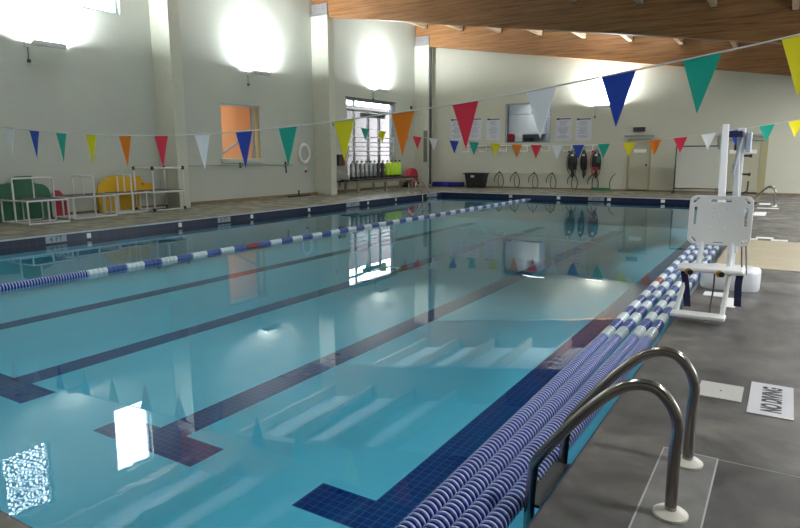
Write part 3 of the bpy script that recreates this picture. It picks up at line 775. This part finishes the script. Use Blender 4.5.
# seat back panel: board with rounded corners, hand slots (real holes)
def board(w, h, r, holes, th, name, m, parent, mtx):
    cu = bpy.data.curves.new(name, 'CURVE'); cu.dimensions = '2D'; cu.fill_mode = 'BOTH'; cu.extrude = th/2; cu.bevel_depth = .006; cu.bevel_resolution = 2
    def rr(cx, cy, w_, h_, r_, ang=0):
        pts = []
        for (sx, sy, a0) in ((1, 1, 0), (-1, 1, 90), (-1, -1, 180), (1, -1, 270)):
            for k in range(7):
                a = math.radians(a0+15*k); pts.append((sx*(w_/2-r_)+r_*math.cos(a), sy*(h_/2-r_)+r_*math.sin(a)))
        ca, sa = math.cos(ang), math.sin(ang)
        return [(cx+x*ca-y*sa, cy+x*sa+y*ca) for x, y in pts]
    for spec in [(0, 0, w, h, r, 0)]+holes:
        P = rr(*spec); sp = cu.splines.new('POLY'); sp.points.add(len(P)-1)
        for i, p in enumerate(P): sp.points[i].co = (p[0], p[1], 0, 1)
        sp.use_cyclic_u = True
    t_ = bpy.data.objects.new(name, cu); COL.objects.link(t_)
    dg = bpy.context.evaluated_depsgraph_get(); me = bpy.data.meshes.new_from_object(t_.evaluated_get(dg)); COL.objects.unlink(t_); bpy.data.objects.remove(t_)
    me.transform(mtx); me.materials.clear(); me.materials.append(m)
    o = bpy.data.objects.new(name, me); COL.objects.link(o); o.parent = parent; return o
pc = lp(-.575, 7.24, .965)
mt = Matrix.Translation(pc) @ Matrix.Rotation(math.radians(-6), 4, 'X') @ Matrix.Rotation(PI/2, 4, 'X')
holes = [(0, .205, .21, .036, .0175, 0), (-.235, .04, .040, .20, .0195, 0), (.235, .04, .040, .20, .0195, 0)] + [(sx*.235, sy*.205, .085, .030, .0145, -sx*sy*PI/4) for sx in (-1, 1) for sy in (-1, 1)]
for i in range(3):
    holes += [(-.07, .12-.09*i, .022, .022, .0108, 0), (.06, .12-.09*i, .022, .022, .0108, 0), (-.005, .075-.09*i, .022, .022, .0108, 0)] if i < 2 else [(-.07, .12-.09*i, .022, .022, .0108, 0), (.06, .12-.09*i, .022, .022, .0108, 0)]
bk = board(.58, .50, .06, holes, .016, 'seat_back', M['white'], lift, mt)
tx = text_mesh('AQUA', .03, 'maker_mark', M['print'], bk, Matrix.Translation(pc) @ Matrix.Rotation(math.radians(-6), 4, 'X') @ Matrix.Rotation(PI/2, 4, 'X') @ Matrix.Translation((0, -.232, .0145)) ) if False else None
b = MB(); b.use(M['print']); b.box(-.045, .045, -.004, .004, -.001, .001, 0, mt @ Matrix.Translation((0, -.228, .0145))); b.build('maker_mark', None, bk)
# seat slab, knobs, legs and footrest
for (x, x2) in ((-.72, -.725), (-.445, -.44)):
    b = MB(); b.use(M['powder']); b.tube([lp(x, 7.26, .78), lp(x2, 7.06, .50)], .026, 10); b.build('seat_hanger', None, lift)
b = MB(); b.use(M['white']); b.box(*[v for pair in zip(lp(-.90, 6.80, .475), lp(-.29, 7.08, .525)) for v in pair], .024, ); b.build('seat', None, lift)
for x in (-.77, -.49):
    b = MB(); b.use(M['orange']); b.lathe([(.03, 0), (.034, .012), (.034, .03)], lp(x-.01, 6.75, .485), 'y', 16)
    b.use(M['black']); b.lathe([(.026, -.02), (.026, .0)], lp(x+.012, 6.75, .485), 'y', 16); b.build('knob', None, lift)
b = MB(); b.use(M['white'])
for (x0, x1) in ((-.80, -.86), (-.42, -.445)):
    b.tube([lp(x0, 6.86, .47), lp(x1, 6.72, .09)], .023, 10)
b.box(*[v for pair in zip(lp(-.90, 6.56, .055), lp(-.41, 6.74, .095)) for v in pair], .012)
b.build('footrest', None, lift)
for pts in ([lp(-.83, 6.84, .47), lp(-.80, 6.80, .36), lp(-.77, 6.80, .12)], [lp(-.325, 6.86, .50), lp(-.335, 6.82, .40), lp(-.325, 6.82, .17)]):
    b = MB(); P = smooth_path(pts, .03)
    prev = None
    for p in P:
        cur = [b.bm.verts.new((p.x+dx, p.y+dy, p.z)) for dx, dy in ((-.032, -.006), (.032, -.006), (.032, .006), (-.032, .006))]
        if prev:
            for k in range(4): b._f([prev[k], prev[(k+1) % 4], cur[(k+1) % 4], cur[k]])
        else: b._f(cur)
        prev = cur
    b._f(prev[::-1]); b.build('strap', M['navy_web'], lift)
b = MB(); b.tube([lp(-.36, 7.27, .76), lp(-.355, 7.5, .5), lp(-.37, 8.2, .26)], .009, 6); b.tube([lp(-.32, 7.27, .76), lp(-.31, 7.5, .5), lp(-.33, 8.2, .26)], .009, 6); b.build('cable', mat('grey_cable', (.4, .42, .45), .5), lift)
b = MB(); b.tube([lp(-.56, 6.98, .475), lp(-.56, 6.98, .30), lp(-.57, 6.9, .12), lp(-.56, 6.8, .03)], .008, 6); b.build('hanging_cord', M['dark'], lift)

# ------------------------------------------------------------------ PVC platforms on the left deck
def platform(x0, x1, y0, y1, z, rail, label):
    """PVC tube frame with a dark slatted top; rail: 'x' or 'y' direction of the upper hoop"""
    r = empty('teaching_platform', ((x0+x1)/2, (y0+y1)/2, 0), label, 'platform', 'white tube platforms with dark tops')
    cx, cy = (x0+x1)/2, (y0+y1)/2; hx, hy = (x1-x0)/2, (y1-y0)/2; R0 = .022
    b = MB()
    for zz_ in (.024, z): b.tube([(-hx, -hy, zz_), (hx, -hy, zz_), (hx, hy, zz_), (-hx, hy, zz_)], R0, 8, closed=True)
    for (sx, sy) in ((-1, -1), (1, -1), (1, 1), (-1, 1), (1, 0), (-1, 0), (0, -1), (0, 1)): b.tube([(sx*hx, sy*hy, .024), (sx*hx, sy*hy, z)], R0, 8)
    b.tube([(0, -hy, .024), (0, hy, .024)], R0, 8)
    b.build('frame', M['pvc'], r)
    b = MB(); n = 12
    for i in range(n):
        a = -hy+.03+(2*hy-.06)*i/n; b.box(-hx+.02, hx-.02, a, a+(2*hy-.06)/n*.86, z+.012, z+.035)
    b.build('slatted_top', M['brown_slat'], r)
    b = MB(); h = .54
    if rail == 'y': P = [(0, -hy-.0, z*.0+.024), (0, -hy, z+h), (0, hy, z+h), (0, hy, z)]; mid = (0, 0)
    else: P = [(hx, 0, .024), (hx, 0, z+h), (-hx, 0, z+h), (-hx, 0, z)]; mid = (0, 0)
    b.tube(smooth_path(P, .06), .024, 8); b.tube([(0, 0, z), (0, 0, z+h)], .02, 8)
    b.build('hoop_rail', M['pvc'], r)
    return r
platform(-16.75, -15.55, 8.12, 9.12, .58, 'y', 'white tube platform at the far left in front of the green panel')
platform(-16.92, -15.95, 9.50, 10.72, .58, 'x', 'middle white tube platform between the green and yellow play boards')
platform(-16.93, -16.28, 11.00, 11.98, .58, 'x', 'white tube platform in front of the yellow play board')
# larger frame with black corner joints
fr = empty("tube_frame_stand", (-16.49, 12.62, 0), 'tall white tube stand with black corner joints beside the left pilaster', 'stand')
hx, hy = .43, .55; zt, zs_ = 1.29, .58
b = MB()
for zz_ in (.04, zs_, zt):
    b.tube([(hx, -hy, zz_), (hx, hy, zz_)], .026, 8); b.tube([(-hx, -hy, zz_), (-hx, hy, zz_)], .026, 8); b.tube([(-hx, -hy, zz_), (hx, -hy, zz_)], .026, 8)
    b.tube([(-hx, hy, zz_), (hx, hy, zz_)], .026, 8)
for sx in (-1, 1):
    for sy in (-1, 1): b.tube([(sx*hx, sy*hy, .0), (sx*hx, sy*hy, zt)], .026, 8)
b.build('frame', M['pvc'], fr)
for sx in (-1, 1):
    for sy in (-1, 1):
        for zz_ in (.05, zt):
            b = MB(); b.lathe([(.02, -.06), (.045, -.04), (.05, 0), (.045, .04), (.02, .06)], (sx*hx, sy*hy, zz_), 'z', 10); b.build('corner_joint', M['black'], fr)
b = MB(); b.box(-hx+.03, hx-.03, -hy+.03, hy-.03, zs_+.02, zs_+.045); b.build('shelf_board', M['brown_slat'], fr)

# play boards behind the platforms
def play_board(outline, x, th, name, m, label, cat='play board', yoff=0, zoff=0):
    b = MB(); b.prism(outline, lambda p: (x, p[0]+yoff, p[1]+zoff), lambda p: (x+th, p[0]+yoff, p[1]+zoff))
    bmesh.ops.bevel(b.bm, geom=[e for e in b.bm.edges if abs(e.verts[0].co.x-e.verts[1].co.x) < 1e-5], offset=.02, segments=2, affect='EDGES')
    o = b.build(name, m, None, (x, outline[0][0], 0)); return tag(o, label, cat)
def arc(cx, cy, r, a0, a1, n=8, ry=None): return [(cx+r*math.cos(math.radians(a0+(a1-a0)*k/n)), cy+(ry or r)*math.sin(math.radians(a0+(a1-a0)*k/n))) for k in range(n+1)]
gr = [(7.35, .005), (9.52, .005), (9.52, .5)]+arc(9.25, .66, .27, 0, 90, 7)+[(9.1, .94), (9.1, 1.08)]+arc(9.04, 1.09, .06, 0, 90, 3)+[(8.70, 1.15)]+arc(8.70, 1.09, .06, 90, 180, 3)+[(8.62, .96)]+arc(8.0, .80, .30, 80, 90, 3, .14)+[(7.35, .94)]
play_board(gr, XW+.13, .12, 'leaning_board', M['green'], 'dark green rounded plastic panel leaning against the wall behind the left platform')
rd = [(9.60, .005), (9.95, .005), (9.95, .5)]+arc(9.72, .62, .12, 0, 180, 7)+[(9.60, .4)]
play_board(rd, XW+.13, .12, 'play_block', M['red'], 'small dark red plastic block behind the left platforms beside the green panel')
yl = [(10.95, .005), (12.28, .005), (12.3, .50), (12.82, .52), (12.84, .80), (12.48, .83), (12.42, .86), (12.38, 1.04), (12.26, 1.06), (12.1, 1.0)]+arc(11.55, .62, .62, 60, 180, 12, .46)+[(10.92, .4)]
yb_ = play_board(yl, XW+.125, .11, 'play_animal', M['yellow'], 'yellow animal-shaped foam board with a snout behind the right platform')
b = MB(); b.lathe([(.035, 0), (.035, .01)], (.14, 12.38-10.95, .80), 'x', 10); o = b.build('eye', M['brown'], yb_)

# life ring, cable, hooks on the left wall
lr = empty('life_ring', (XW+.07, 20.3, 1.72), 'white life ring hanging on the left wall beside the second pilaster', 'life ring')
b = MB(); P = [(0, .31*math.cos(2*PI*k/32), .36*math.sin(2*PI*k/32)) for k in range(32)]; b.tube(P, .065, 10, closed=True); b.build('ring', M['white'], lr)
b = MB(); b.tube([(.05, .0, .30), (.05, .08, .12), (.04, .10, -.1), (.05, .0, -.15), (.045, -.05, .1), (.05, .0, .3)], .012, 6); b.build('rope', M['cord'], lr)
b = MB(); b.tube([(XW+.10, 13.75, 1.33), (XW+.10, 16.8, 1.30), (XW+.10, 19.55, 1.27)], .018, 6); rp = b.build('wall_pole', M['alu'], None, (XW+.10, 13.75, 1.33)); tag(rp, 'long thin reaching pole held on hooks under the window with the orange room', 'pole')
for y in (14.2, 16.75, 19.2):
    b = MB(); b.tube([(XW+.0, y, 1.35), (XW+.10, y, 1.26), (XW+.14, y, 1.33)], .014, 6); b.box(XW, XW+.02, y-.04, y+.04, 1.2, 1.4); o = b.build('wall_hook', M['dark'], None, (XW, y, 1.3))
    tag(o, 'dark hook carrying the long pole, %s' % {14.2: 'next to the tall tube stand', 16.75: 'under the middle of the window', 19.2: 'nearest the life ring'}[y], 'hook', 'hooks of the long pole')
b = MB(); b.tube([(XW+.03, 19.2, 1.26), (XW+.03, 19.22, .95)], .03, 6); tag(b.build('hose_nozzle', mat('blue_grey', (.10, .13, .18), .5), None, (XW+.03, 19.2, .95)), 'small dark fitting hanging below the pole near the life ring', 'fitting')
o = empty('pull_handle', (XW+.02, 20.4, .98), 'little red and white valve handle low on the left wall under the life ring', 'handle')
b = MB(); b.lathe([(.02, 0), (.05, .03), (.05, .08), (.02, .1)], (.03, 0, -.04), 'z', 10); b.build('grip', M['red'], o)
b = MB(); b.box(-.02, .03, -.03, .03, .06, .2, .004); b.build('plate', M['white'], o)
o = empty('floor_squeegee', (-16.93, 19.6, 0), 'black floor squeegee lying at the foot of the left wall', 'squeegee')
b = MB(); b.box(-.04, .04, -.65, .65, .0, .06, .008); b.build('blade', M['black'], o)
b = MB(); b.tube([(0, 0, .06), (0, 0, .26)], .03, 8); b.build('socket', M['dark'], o)
o = empty('alarm_box', (XW+.0, 22.8, 1.43), 'dark box with a red edge on the left wall just past the second pilaster', 'box')
b = MB(); b.box(0, .14, -.22, .22, -.25, .25, .01); b.build('case', M['dark'], o)
b = MB(); b.box(.14, .15, .1, .2, -.22, .22); b.build('red_edge', M['red'], o)
o = empty('wall_bracket_shelf', (XW, 22.75, .46), 'small black bracket low on the wall left of the scuba bench', 'bracket')
b = MB(); b.box(0, .3, -.25, .25, 0, .05, .005); b.build('plate', M['black'], o)
b = MB(); b.box(0, .02, -.02, .02, -.2, 0); b.build('brace', M['black'], o)
b = MB(); b.box(XW, XW+.05, 29.0, 29.15, 4.02, 4.17, .005); tag(b.build('wall_sensor', M['dark'], None, (XW, 29.08, 4.1)), 'tiny dark sensor high on the left wall right of the big window', 'sensor')
b = MB(); b.box(XW+.87, XW+.93, 21.2, 21.28, 2.86, 3.0, .005); tag(b.build('pilaster_sensor', M['alu'], None, (XW+.87, 21.24, 2.9)), 'tiny grey fitting on the second pilaster', 'sensor')
b = MB(); b.box(XW+.60, XW+.80, 29.36, 29.447, 1.27, 2.9, .01); tag(b.build('wall_panel', mat('olive_grey', (.17, .17, .13), .5), None, (XW+.7, 29.4, 2)), 'tall narrow olive grey panel on the last pilaster in the corner', 'panel')
b = MB(); b.box(XW+.875, XW+.96, 29.50, 29.60, .1, 7.1); tag(struct(b.build('trim_9', M['dark'])), 'dark strip standing in for the gap shadow beside the corner pilaster')  # dark strip painted in place of the shadow in the corner gap

# ------------------------------------------------------------------ scuba bench and tanks
bn = empty('bench', (-16.30, 24.7, 0), 'long low bench with black top carrying the scuba tanks under the large window', 'bench')
b = MB(); b.box(-.42, .42, -2.6, 2.7, .54, .60, .01); b.build('top', M['black'], bn)
for y in (-2.3, -.1, 2.3):
    for x in (-.34, .34):
        b = MB(); b.box(x-.05, x+.05, y-.05, y+.05, 0, .54); b.build('leg', M['bench_frame'], bn)
b = MB(); b.box(.30, .38, -2.25, 2.25, .43, .535); b.build('apron', M['bench_frame'], bn)
def tank(body, label):
    r = empty('scuba_tank', (0, 0, 0), label, 'tank')
    b = MB(); R = .115; b.lathe([(R*.9, .02), (R, .05), (R, .56), (R*.93, .62), (R*.7, .67), (R*.35, .70), (.03, .71)], (0, 0, 0), 'z', 18); b.build('cylinder', body, r)
    b = MB(); b.lathe([(R*1.03, 0), (R*1.05, .01), (R*1.05, .09), (R*1.0, .1)], (0, 0, 0), 'z', 18); b.build('boot', M['black'], r)
    b = MB(); b.lathe([(.028, .70), (.028, .80), (.015, .81)], (0, 0, 0), 'z', 10); b.lathe([(.03, .03), (.035, .05), (.035, .09), (.02, .1)], (0, 0, .765), 'y', 10); b.build('valve', M['black'], r)
    b = MB(); b.box(-.02+R*.98, R*.98+.006, -.03, .03, .3, .42); b.build('sticker', M['paper'], r)
    return r
ys_ = [22.62+.345*k for k in range(8)]+[25.45+.36*k for k in range(4)]
pt = None; ph = None
names = ['grey scuba tank at the left end of the bench', 'second grey scuba tank from the left on the bench', 'third grey scuba tank from the left on the bench', 'fourth grey scuba tank from the left on the bench',
         'fifth grey scuba tank from the left on the bench', 'sixth grey scuba tank from the left on the bench', 'seventh grey scuba tank from the left, third before the yellow ones', 'last grey scuba tank, touching the yellow ones',
         'first bright yellow scuba tank, next to the grey ones', 'second bright yellow scuba tank from the grey ones', 'third bright yellow scuba tank from the grey ones', 'bright yellow scuba tank at the right end of the row']
names[6] = 'darker grey scuba tank, second to the left of the yellow ones'
M['tank_dark'] = mat('dark_grey_tank', (.06, .06, .065), .4, metal=.4)
for i, y in enumerate(ys_):
    if i < 6: o = tank(M['tank'], names[i]) if pt is None else copy_tree(pt); pt = pt or o
    elif i < 8: o = tank(M['tank_dark'], names[i])
    else: o = tank(M['hiviz'], names[i]) if ph is None else copy_tree(ph); ph = ph or o
    o.location = (-16.42, y, .60); o['label'] = names[i]; o['group'] = 'scuba tanks on the bench'
# red reel in the corner
o = empty('hose_reel', (-16.75, 28.3, 0), 'round red reel standing in the corner right of the scuba bench', 'reel')
b = MB(); b.lathe([(.10, -.16), (.44, -.14), (.46, -.10), (.46, .10), (.44, .14), (.10, .16)], (0, 0, .52), 'x', 28); b.build('drum', M['red'], o)
b = MB(); b.box(-.18, .18, -.5, -.3, 0, .25, .01); b.box(-.18, .18, .3, .5, 0, .25, .01); b.box(-.2, .2, -.5, .5, 0, .06); b.build('stand', M['black'], o)

# ------------------------------------------------------------------ back wall things
def poster(x0, x1, z0, z1, label):
    o = empty('poster', ((x0+x1)/2, YB, z0), label, 'poster', 'printed notices on the back wall'); w = (x1-x0)/2; h = z1-z0
    b = MB(); b.box(-w, w, -.02, -.002, 0, h); b.build('sheet', M['paper'], o)
    b = MB(); b.box(-w*.9, w*.9, -.026, -.021, h*.915, h*.96); b.box(-w*.92, -w*.55, -.027, -.021, h*.90, h*.975); b.build('header', M['printdark'], o)
    b = MB()
    random.seed(int(abs(x0)*100))
    for k in range(17):
        zz_ = h*(.84-.044*k); l = random.uniform(.35, .85)*w
        if k in (5, 13): continue
        b.box(-l, l*random.uniform(.7, 1), -.024, -.021, zz_, zz_+h*.014)
    b.build('print_lines', M['print'], o)
poster(-15.32, -14.52, 2.38, 3.50, 'leftmost poster on the back wall, partly behind the big red pennant')
poster(-14.34, -13.54, 2.38, 3.50, 'second poster from the left corner on the back wall')
poster(-13.27, -12.53, 2.36, 3.46, 'poster on the back wall immediately left of the office window')
poster(-9.69, -8.94, 2.27, 3.36, 'left one of the two posters right of the office window')
poster(-8.73, -8.00, 2.26, 3.32, 'right one of the two posters right of the office window')
# hook rail
hk = empty('hook_rail', (-11, YB, 2.0), 'white wall rail with square drop hooks below the posters', 'hook rail')
b = MB(); b.box(-3.5, 3.4, -.05, -.01, .04, .10); b.build('rail', M['white'], hk)
for x in (-14.15, -13.15, -12.1, -11.0, -9.9, -8.85, -7.85):
    b = MB(); b.tube([(x+11, -.03, .07), (x+11, -.22, .07), (x+11, -.22, -.2), (x+10.62, -.22, -.2), (x+10.62, -.22, -.08)], .032, 6); b.build('hook', M['white'], hk)
b = MB(); b.tube([(-3.2, -.26, .03), (-.9, -.26, .03)], .015, 6); b.build('dowel', M['brown'], hk)
# rod with hose loops
rd_ = empty('hanging_rod', (-10.6, YB-.14, .75), 'thin cream rod low on the back wall holding hanging hoses', 'rod')
b = MB(); b.tube([(-2.15, 0, 0), (1.95, 0, 0)], .02, 6); b.build('rod', M['escut'], rd_)
b = MB(); [b.box(x-.02, x+.02, 0, .14, -.02, .02) for x in (-2.0, 0, 1.85)]; b.build('bracket', M['escut'], rd_)
hl = ['dark hanging hose loop at the left end of the rod next to the black tub', 'second dark hose loop from the black tub', 'third dark hose loop from the black tub', 'fourth dark hose loop from the black tub', 'dark hose loop below the left diving vest', 'dark hose loop below the right diving vest']
hp = None
for i, x in enumerate((-12.45, -11.6, -10.65, -9.75, -8.72, -7.75)):
    if hp is None:
        r = empty('hose_loop', (x, YB-.16, .75), hl[i], 'hose')
        b = MB(); P = [(-.26, 0, -.42), (-.25, -.02, -.22), (-.10, -.02, -.02), (.02, -.02, .05), (.14, 0, -.1), (.21, .02, -.35), (.18, .02, -.60), (.06, .02, -.69), (-.05, .02, -.55), (-.06, .01, -.3), (0, .0, -.02)]
        out = []
        for k in range(len(P)-1):
            p0, p1, p2, p3 = [Vector(P[max(0, min(len(P)-1, k+j))]) for j in (-1, 0, 1, 2)]
            for q in range(4):
                t_ = q/4; out.append(.5*((2*p1)+(-p0+p2)*t_+(2*p0-5*p1+4*p2-p3)*t_*t_+(-p0+3*p1-3*p2+p3)*t_**3))
        b.tube(out, .022, 6); b.build('hose', M['dark'], r)
        b = MB(); b.lathe([(.02, 0), (.035, .02), (.035, .08), (.02, .1)], (0.02, -.03, .0), 'z', 8); b.build('fitting', M['black'], r)
        hp = r; o = r
    else: o = copy_tree(hp)
    o.location = (x, YB-.16, .72-.01*i if i < 4 else .68); o['label'] = hl[i]; o['group'] = 'hose loops on the rod'
# diving vests (bulky buoyancy jackets) hanging on the back wall
def vest(x, label, accent=None, slim=False):
    r = empty('diving_vest', (x, YB-.34, 1.2), label, 'diving vest', 'diving vests on the hook rail')
    s_ = .58 if slim else .82
    b = MB()
    def lobe(cx, cz, rx, rz, ry=.10, cy=0):
        rows = 8; prof = []
        rings = []
        for i in range(rows+1):
            a = -PI/2+PI*i/rows; rings.append([b.bm.verts.new((cx+rx*math.cos(a)*math.cos(2*PI*k/12)*(1+.08*math.sin(5*k+i)), cy+ry*math.cos(a)*math.sin(2*PI*k/12), cz+rz*math.sin(a))) for k in range(12)])
        for i in range(rows):
            for k in range(12): b._f([rings[i][k], rings[i][(k+1) % 12], rings[i+1][(k+1) % 12], rings[i+1][k]], True)
    lobe(-.10*s_, .12, .17*s_, .44); lobe(.12*s_, .10, .16*s_, .40); lobe(0, .05, .2*s_, .30, .08, .02); lobe(.02, -.42, .10*s_, .26, .06)
    bmesh.ops.remove_doubles(b.bm, verts=b.bm.verts[:], dist=.002); b.build('jacket', M['black'], r)
    for sx in (-.11, .10):
        b = MB(); b.tube([(sx*s_, -.07, .38), (sx*s_*.9, -.05, .55), (sx*s_*.5, 0, .62), (sx*s_*.6, .06, .5)], .03, 6); b.build('shoulder_strap', M['dark'], r)
    b = MB(); b.tube([(.16*s_, -.10, .4), (.24*s_, -.12, .1), (.27*s_, -.1, -.2), (.2*s_, -.08, -.45), (.1, -.06, -.55)], .022, 6); b.build('inflator_hose', M['black'], r)
    b = MB(); b.box(-.05, .06, -.13, -.08, .36, .44, .008); b.build('white_tag', M['white'], r)
    if accent:
        b = MB(); b.box(-.14, .12, -.15, -.09, -.30, -.14, .02); b.build('red_pocket', accent, r)
        b = MB(); b.box(.02, .2, -.14, -.09, .05, .35, .02); b.build('green_pocket', mat('teal_pocket', (.01, .10, .08), .6), r)
    b = MB(); b.tube([(-.02, .02, .62), (0, .0, .74), (.02, .05, .78)], .014, 6); b.build('hanger_hook', M['dark'], r)
    if not slim:
        b = MB(); b.tube([(-.15, -.05, .5), (-.24, -.06, .3), (-.26, -.06, 0), (-.18, -.06, -.35), (-.05, -.06, -.6)], .018, 6); b.lathe([(.02, 0), (.055, .02), (.055, .06), (.03, .08)], (-.15, -.13, .56), 'y', 10); b.build('regulator', M['red'] if accent else M['dark'], r)
vest(-8.72, 'black diving vest with hoses, leftmost of the three on the back wall')
vest(-8.20, 'slim plain black diving vest between the other two', slim=True)
vest(-7.62, 'black diving vest with red and green pockets, rightmost of the three', M['red'])
# green garden hose
gh = empty('garden_hose', (-7.35, 29.45, 0), 'green garden hose coiled on the deck by the back wall', 'hose')
b = MB(); P = []
for k in range(90):
    a = k/89*2*PI*3.5; P.append((.44*math.cos(a)*(1-.05*k/89), .17*math.sin(a), .025+.035*(k/89)*2.2))
b.tube(P, .022, 6); b.build('coil', M['hose_green'], gh)
b = MB(); b.tube(smooth_path([(.42, .05, .1), (.35, .1, .35), (.48, .2, .66), (.56, .38, .74)], .1), .02, 6); b.build('hose_end', M['dark'], gh)
# black tub
tb = empty('storage_tub', (-13.50, 29.25, 0), 'large black plastic tub with rope handles by the back wall', 'tub')
b = MB(); ol4 = lambda w, d, z: [b.bm.verts.new((x, y, z)) for x, y in ((-w, -d), (w, -d), (w, d), (-w, d))]
R_ = [ol4(.42, .24, 0), ol4(.52, .30, .68), ol4(.58, .35, .69), ol4(.58, .35, .74), ol4(.55, .32, .74), ol4(.50, .28, .68), ol4(.40, .22, .04)]
for i in range(len(R_)-1):
    for k in range(4): b._f([R_[i][k], R_[i][(k+1) % 4], R_[i+1][(k+1) % 4], R_[i+1][k]])
b._f(R_[0][::-1]); b._f(R_[-1]); b.build('body', M['black'], tb)
b = MB(); b.box(-.16, .02, -.345, -.31, .52, .62); b.build('white_label', M['paper'], tb)
# blue mat / tray
bl = empty('kickboard_tray', (-15.25, 29.5, 0), 'low dark blue tray along the back wall left of the black tub', 'tray')
b = MB(); b.box(-.80, .85, -.25, .25, 0, .24, .015); b.build('tray', M['blueplast'], bl)
b = MB(); b.box(-.2, .15, -.28, -.251, .02, .22, .01); b.build('bright_blue_panel', mat('bright_blue', (.03, .03, .42), .4), bl)
# rolling screen frame at right
sf = empty('rolling_screen', (-3.15, 28.6, 0), 'pale screen in a black rolling frame against the back wall beside the lift mast', 'screen')
for x in (-.95, .95):
    b = MB(); b.tube([(x, 0, .06), (x, 0, 1.96)], .028, 8); b.build('post', M['dark'], sf)
    b = MB(); b.box(x-.05, x+.05, -.32, .32, .03, .10, .01); b.build('foot', M['black'], sf)
b = MB(); b.tube([(-.95, 0, 1.95), (.95, 0, 1.95)], .022, 8); b.build('top_bar', M['dark'], sf)
b = MB(); b.tube([(-.95, 0, .22), (.95, 0, .22)], .022, 8); b.build('bottom_bar', M['dark'], sf)
b = MB(); b.box(-.92, .92, -.008, .008, .25, 1.92); b.build('screen_sheet', mat('pale_sheet', (.50, .51, .46), .5), sf)

# ------------------------------------------------------------------ daylight and added lights
def area(name, loc, rot, sx, sy, e, col):
    L = bpy.data.lights.new(name, 'AREA'); L.shape = 'RECTANGLE'; L.size = sx; L.size_y = sy; L.energy = e; L.color = col
    o = bpy.data.objects.new(name, L); COL.objects.link(o); o.location = loc; o.rotation_euler = rot; return o
area('added_room_lamp', (-18.9, 17.3, 4.25), (0, 0, 0), 1.0, 1.2, 50, (1, .86, .7))  # added light, unseen, brightens the orange room
area('added_office_lamp', (-11.0, 31.8, 4.5), (0, 0, 0), 2.0, 1.0, 24, (.95, .97, 1))  # added light out of view, brightens the office
def portal(y0, y1, z0, z1, x=None, y=None):
    L = bpy.data.lights.new('daylight_portal', 'AREA'); L.shape = 'RECTANGLE'; L.size = y1-y0; L.size_y = z1-z0; L.cycles.is_portal = True
    o = bpy.data.objects.new('daylight_portal', L); COL.objects.link(o)
    if x is not None:
        o.location = (x, (y0+y1)/2, (z0+z1)/2); o.rotation_euler = (PI/2, 0, PI/2 if x > 0 else -PI/2)
    else: o.location = ((y0+y1)/2, y, (z0+z1)/2); o.rotation_euler = (PI/2, 0, 0)
    d = Vector((0, 0, -1)); d.rotate(o.rotation_euler)
    return o, d
PD = []
for q in WR_ADDED: PD.append(portal(*q, x=XE+.2))
for q in CL+[W2]: PD.append(portal(*q, x=XW-.25))
for q in WN: PD.append(portal(*q, y=YS-.2))
for o_, d_ in PD: print('portal', tuple(round(v, 2) for v in o_.location), tuple(round(v, 2) for v in d_))
# added fill lamps, unseen, hung over the near bay and right deck
hb = None
for i, (x, y, e, lab) in enumerate([(-7.6, 4.0, 33, 'added fill lamp over the near left of the pool, above the view'), (-3.6, 3.2, 22, 'added fill lamp over the near middle of the pool, above the view'), (-3.9, 7.6, 26, 'added fill lamp over the pool behind the near pennants, above the view'),
                               (2.6, 3.5, 60, 'added fill lamp over the near right deck, outside the view'), (2.6, 10.0, 100, 'added fill lamp over the right deck by the lift, outside the view'), (2.6, 17.5, 210, 'added fill lamp over the right deck beyond the lift, outside the view'), (2.6, 25.0, 200, 'added fill lamp at the far end of the right deck, outside the view')]):
    top = deck_z(x)-.02; z = min(top-.5, 6.1 if x < 0 else 4.6)
    o = empty('added_fill_lamp', (x, y, z), lab, 'lamp', 'added fill lamps')
    b = MB(); b.lathe([(.30, 0), (.30, .02), (.2, .16), (.1, .24), (.09, .4), (.02, .42)], (0, 0, 0), 'z', 20); b.build('reflector', M['lamphouse'], o)
    b = MB(); b.lathe([(.27, -.015), (.27, -.002)], (0, 0, 0), 'z', 20); b.build('lamp_glass', M['lampglass'], o)
    b = MB(); b.tube([(0, 0, .42), (0, 0, top-z)], .01, 6); b.build('cord', M['dark'], o)
    L = bpy.data.lights.new('fill_downlight', 'AREA'); L.shape = 'DISK'; L.size = .5; L.energy = e; L.color = (1, .99, .97) if x > 0 else (.94, 1, 1)
    lo = bpy.data.objects.new('fill_downlight', L); COL.objects.link(lo); lo.parent = o; lo.location = (0, 0, -.03)
w = bpy.data.worlds.new('sky'); scn.world = w; w.use_nodes = True
bg = w.node_tree.nodes['Background']; bg.inputs['Color'].default_value = (.86, .93, 1, 1); bg.inputs['Strength'].default_value = 8.0

# ------------------------------------------------------------------ camera
cam = bpy.data.cameras.new('camera'); cam.sensor_width = 36; cam.lens = 625.488/800*36; cam.clip_start = .05; cam.clip_end = 200
co = bpy.data.objects.new('camera', cam); COL.objects.link(co)
F = Vector((-.51779388, .83806411, -.17186635)); Rr = Vector((.85112304, .5249473, -.00446162)); U = Vector((-.08648165, .14858961, .98511017))
mw = Matrix(((Rr.x, U.x, -F.x, 0), (Rr.y, U.y, -F.y, 0), (Rr.z, U.z, -F.z, 1.65), (0, 0, 0, 1)))
co.matrix_world = mw
scn.camera = co

scn.view_settings.view_transform = 'Standard'; scn.view_settings.look = 'None'; scn.view_settings.gamma = 1; scn.view_settings.use_curve_mapping = False
scn.view_settings.exposure = 1.08
scn.cycles.use_denoising = True
scn.cycles.max_bounces = 10; scn.cycles.diffuse_bounces = 5; scn.cycles.glossy_bounces = 4; scn.cycles.transparent_max_bounces = 12
scn.cycles.sample_clamp_indirect = 4
scn.cycles.caustics_reflective = False; scn.cycles.caustics_refractive = False
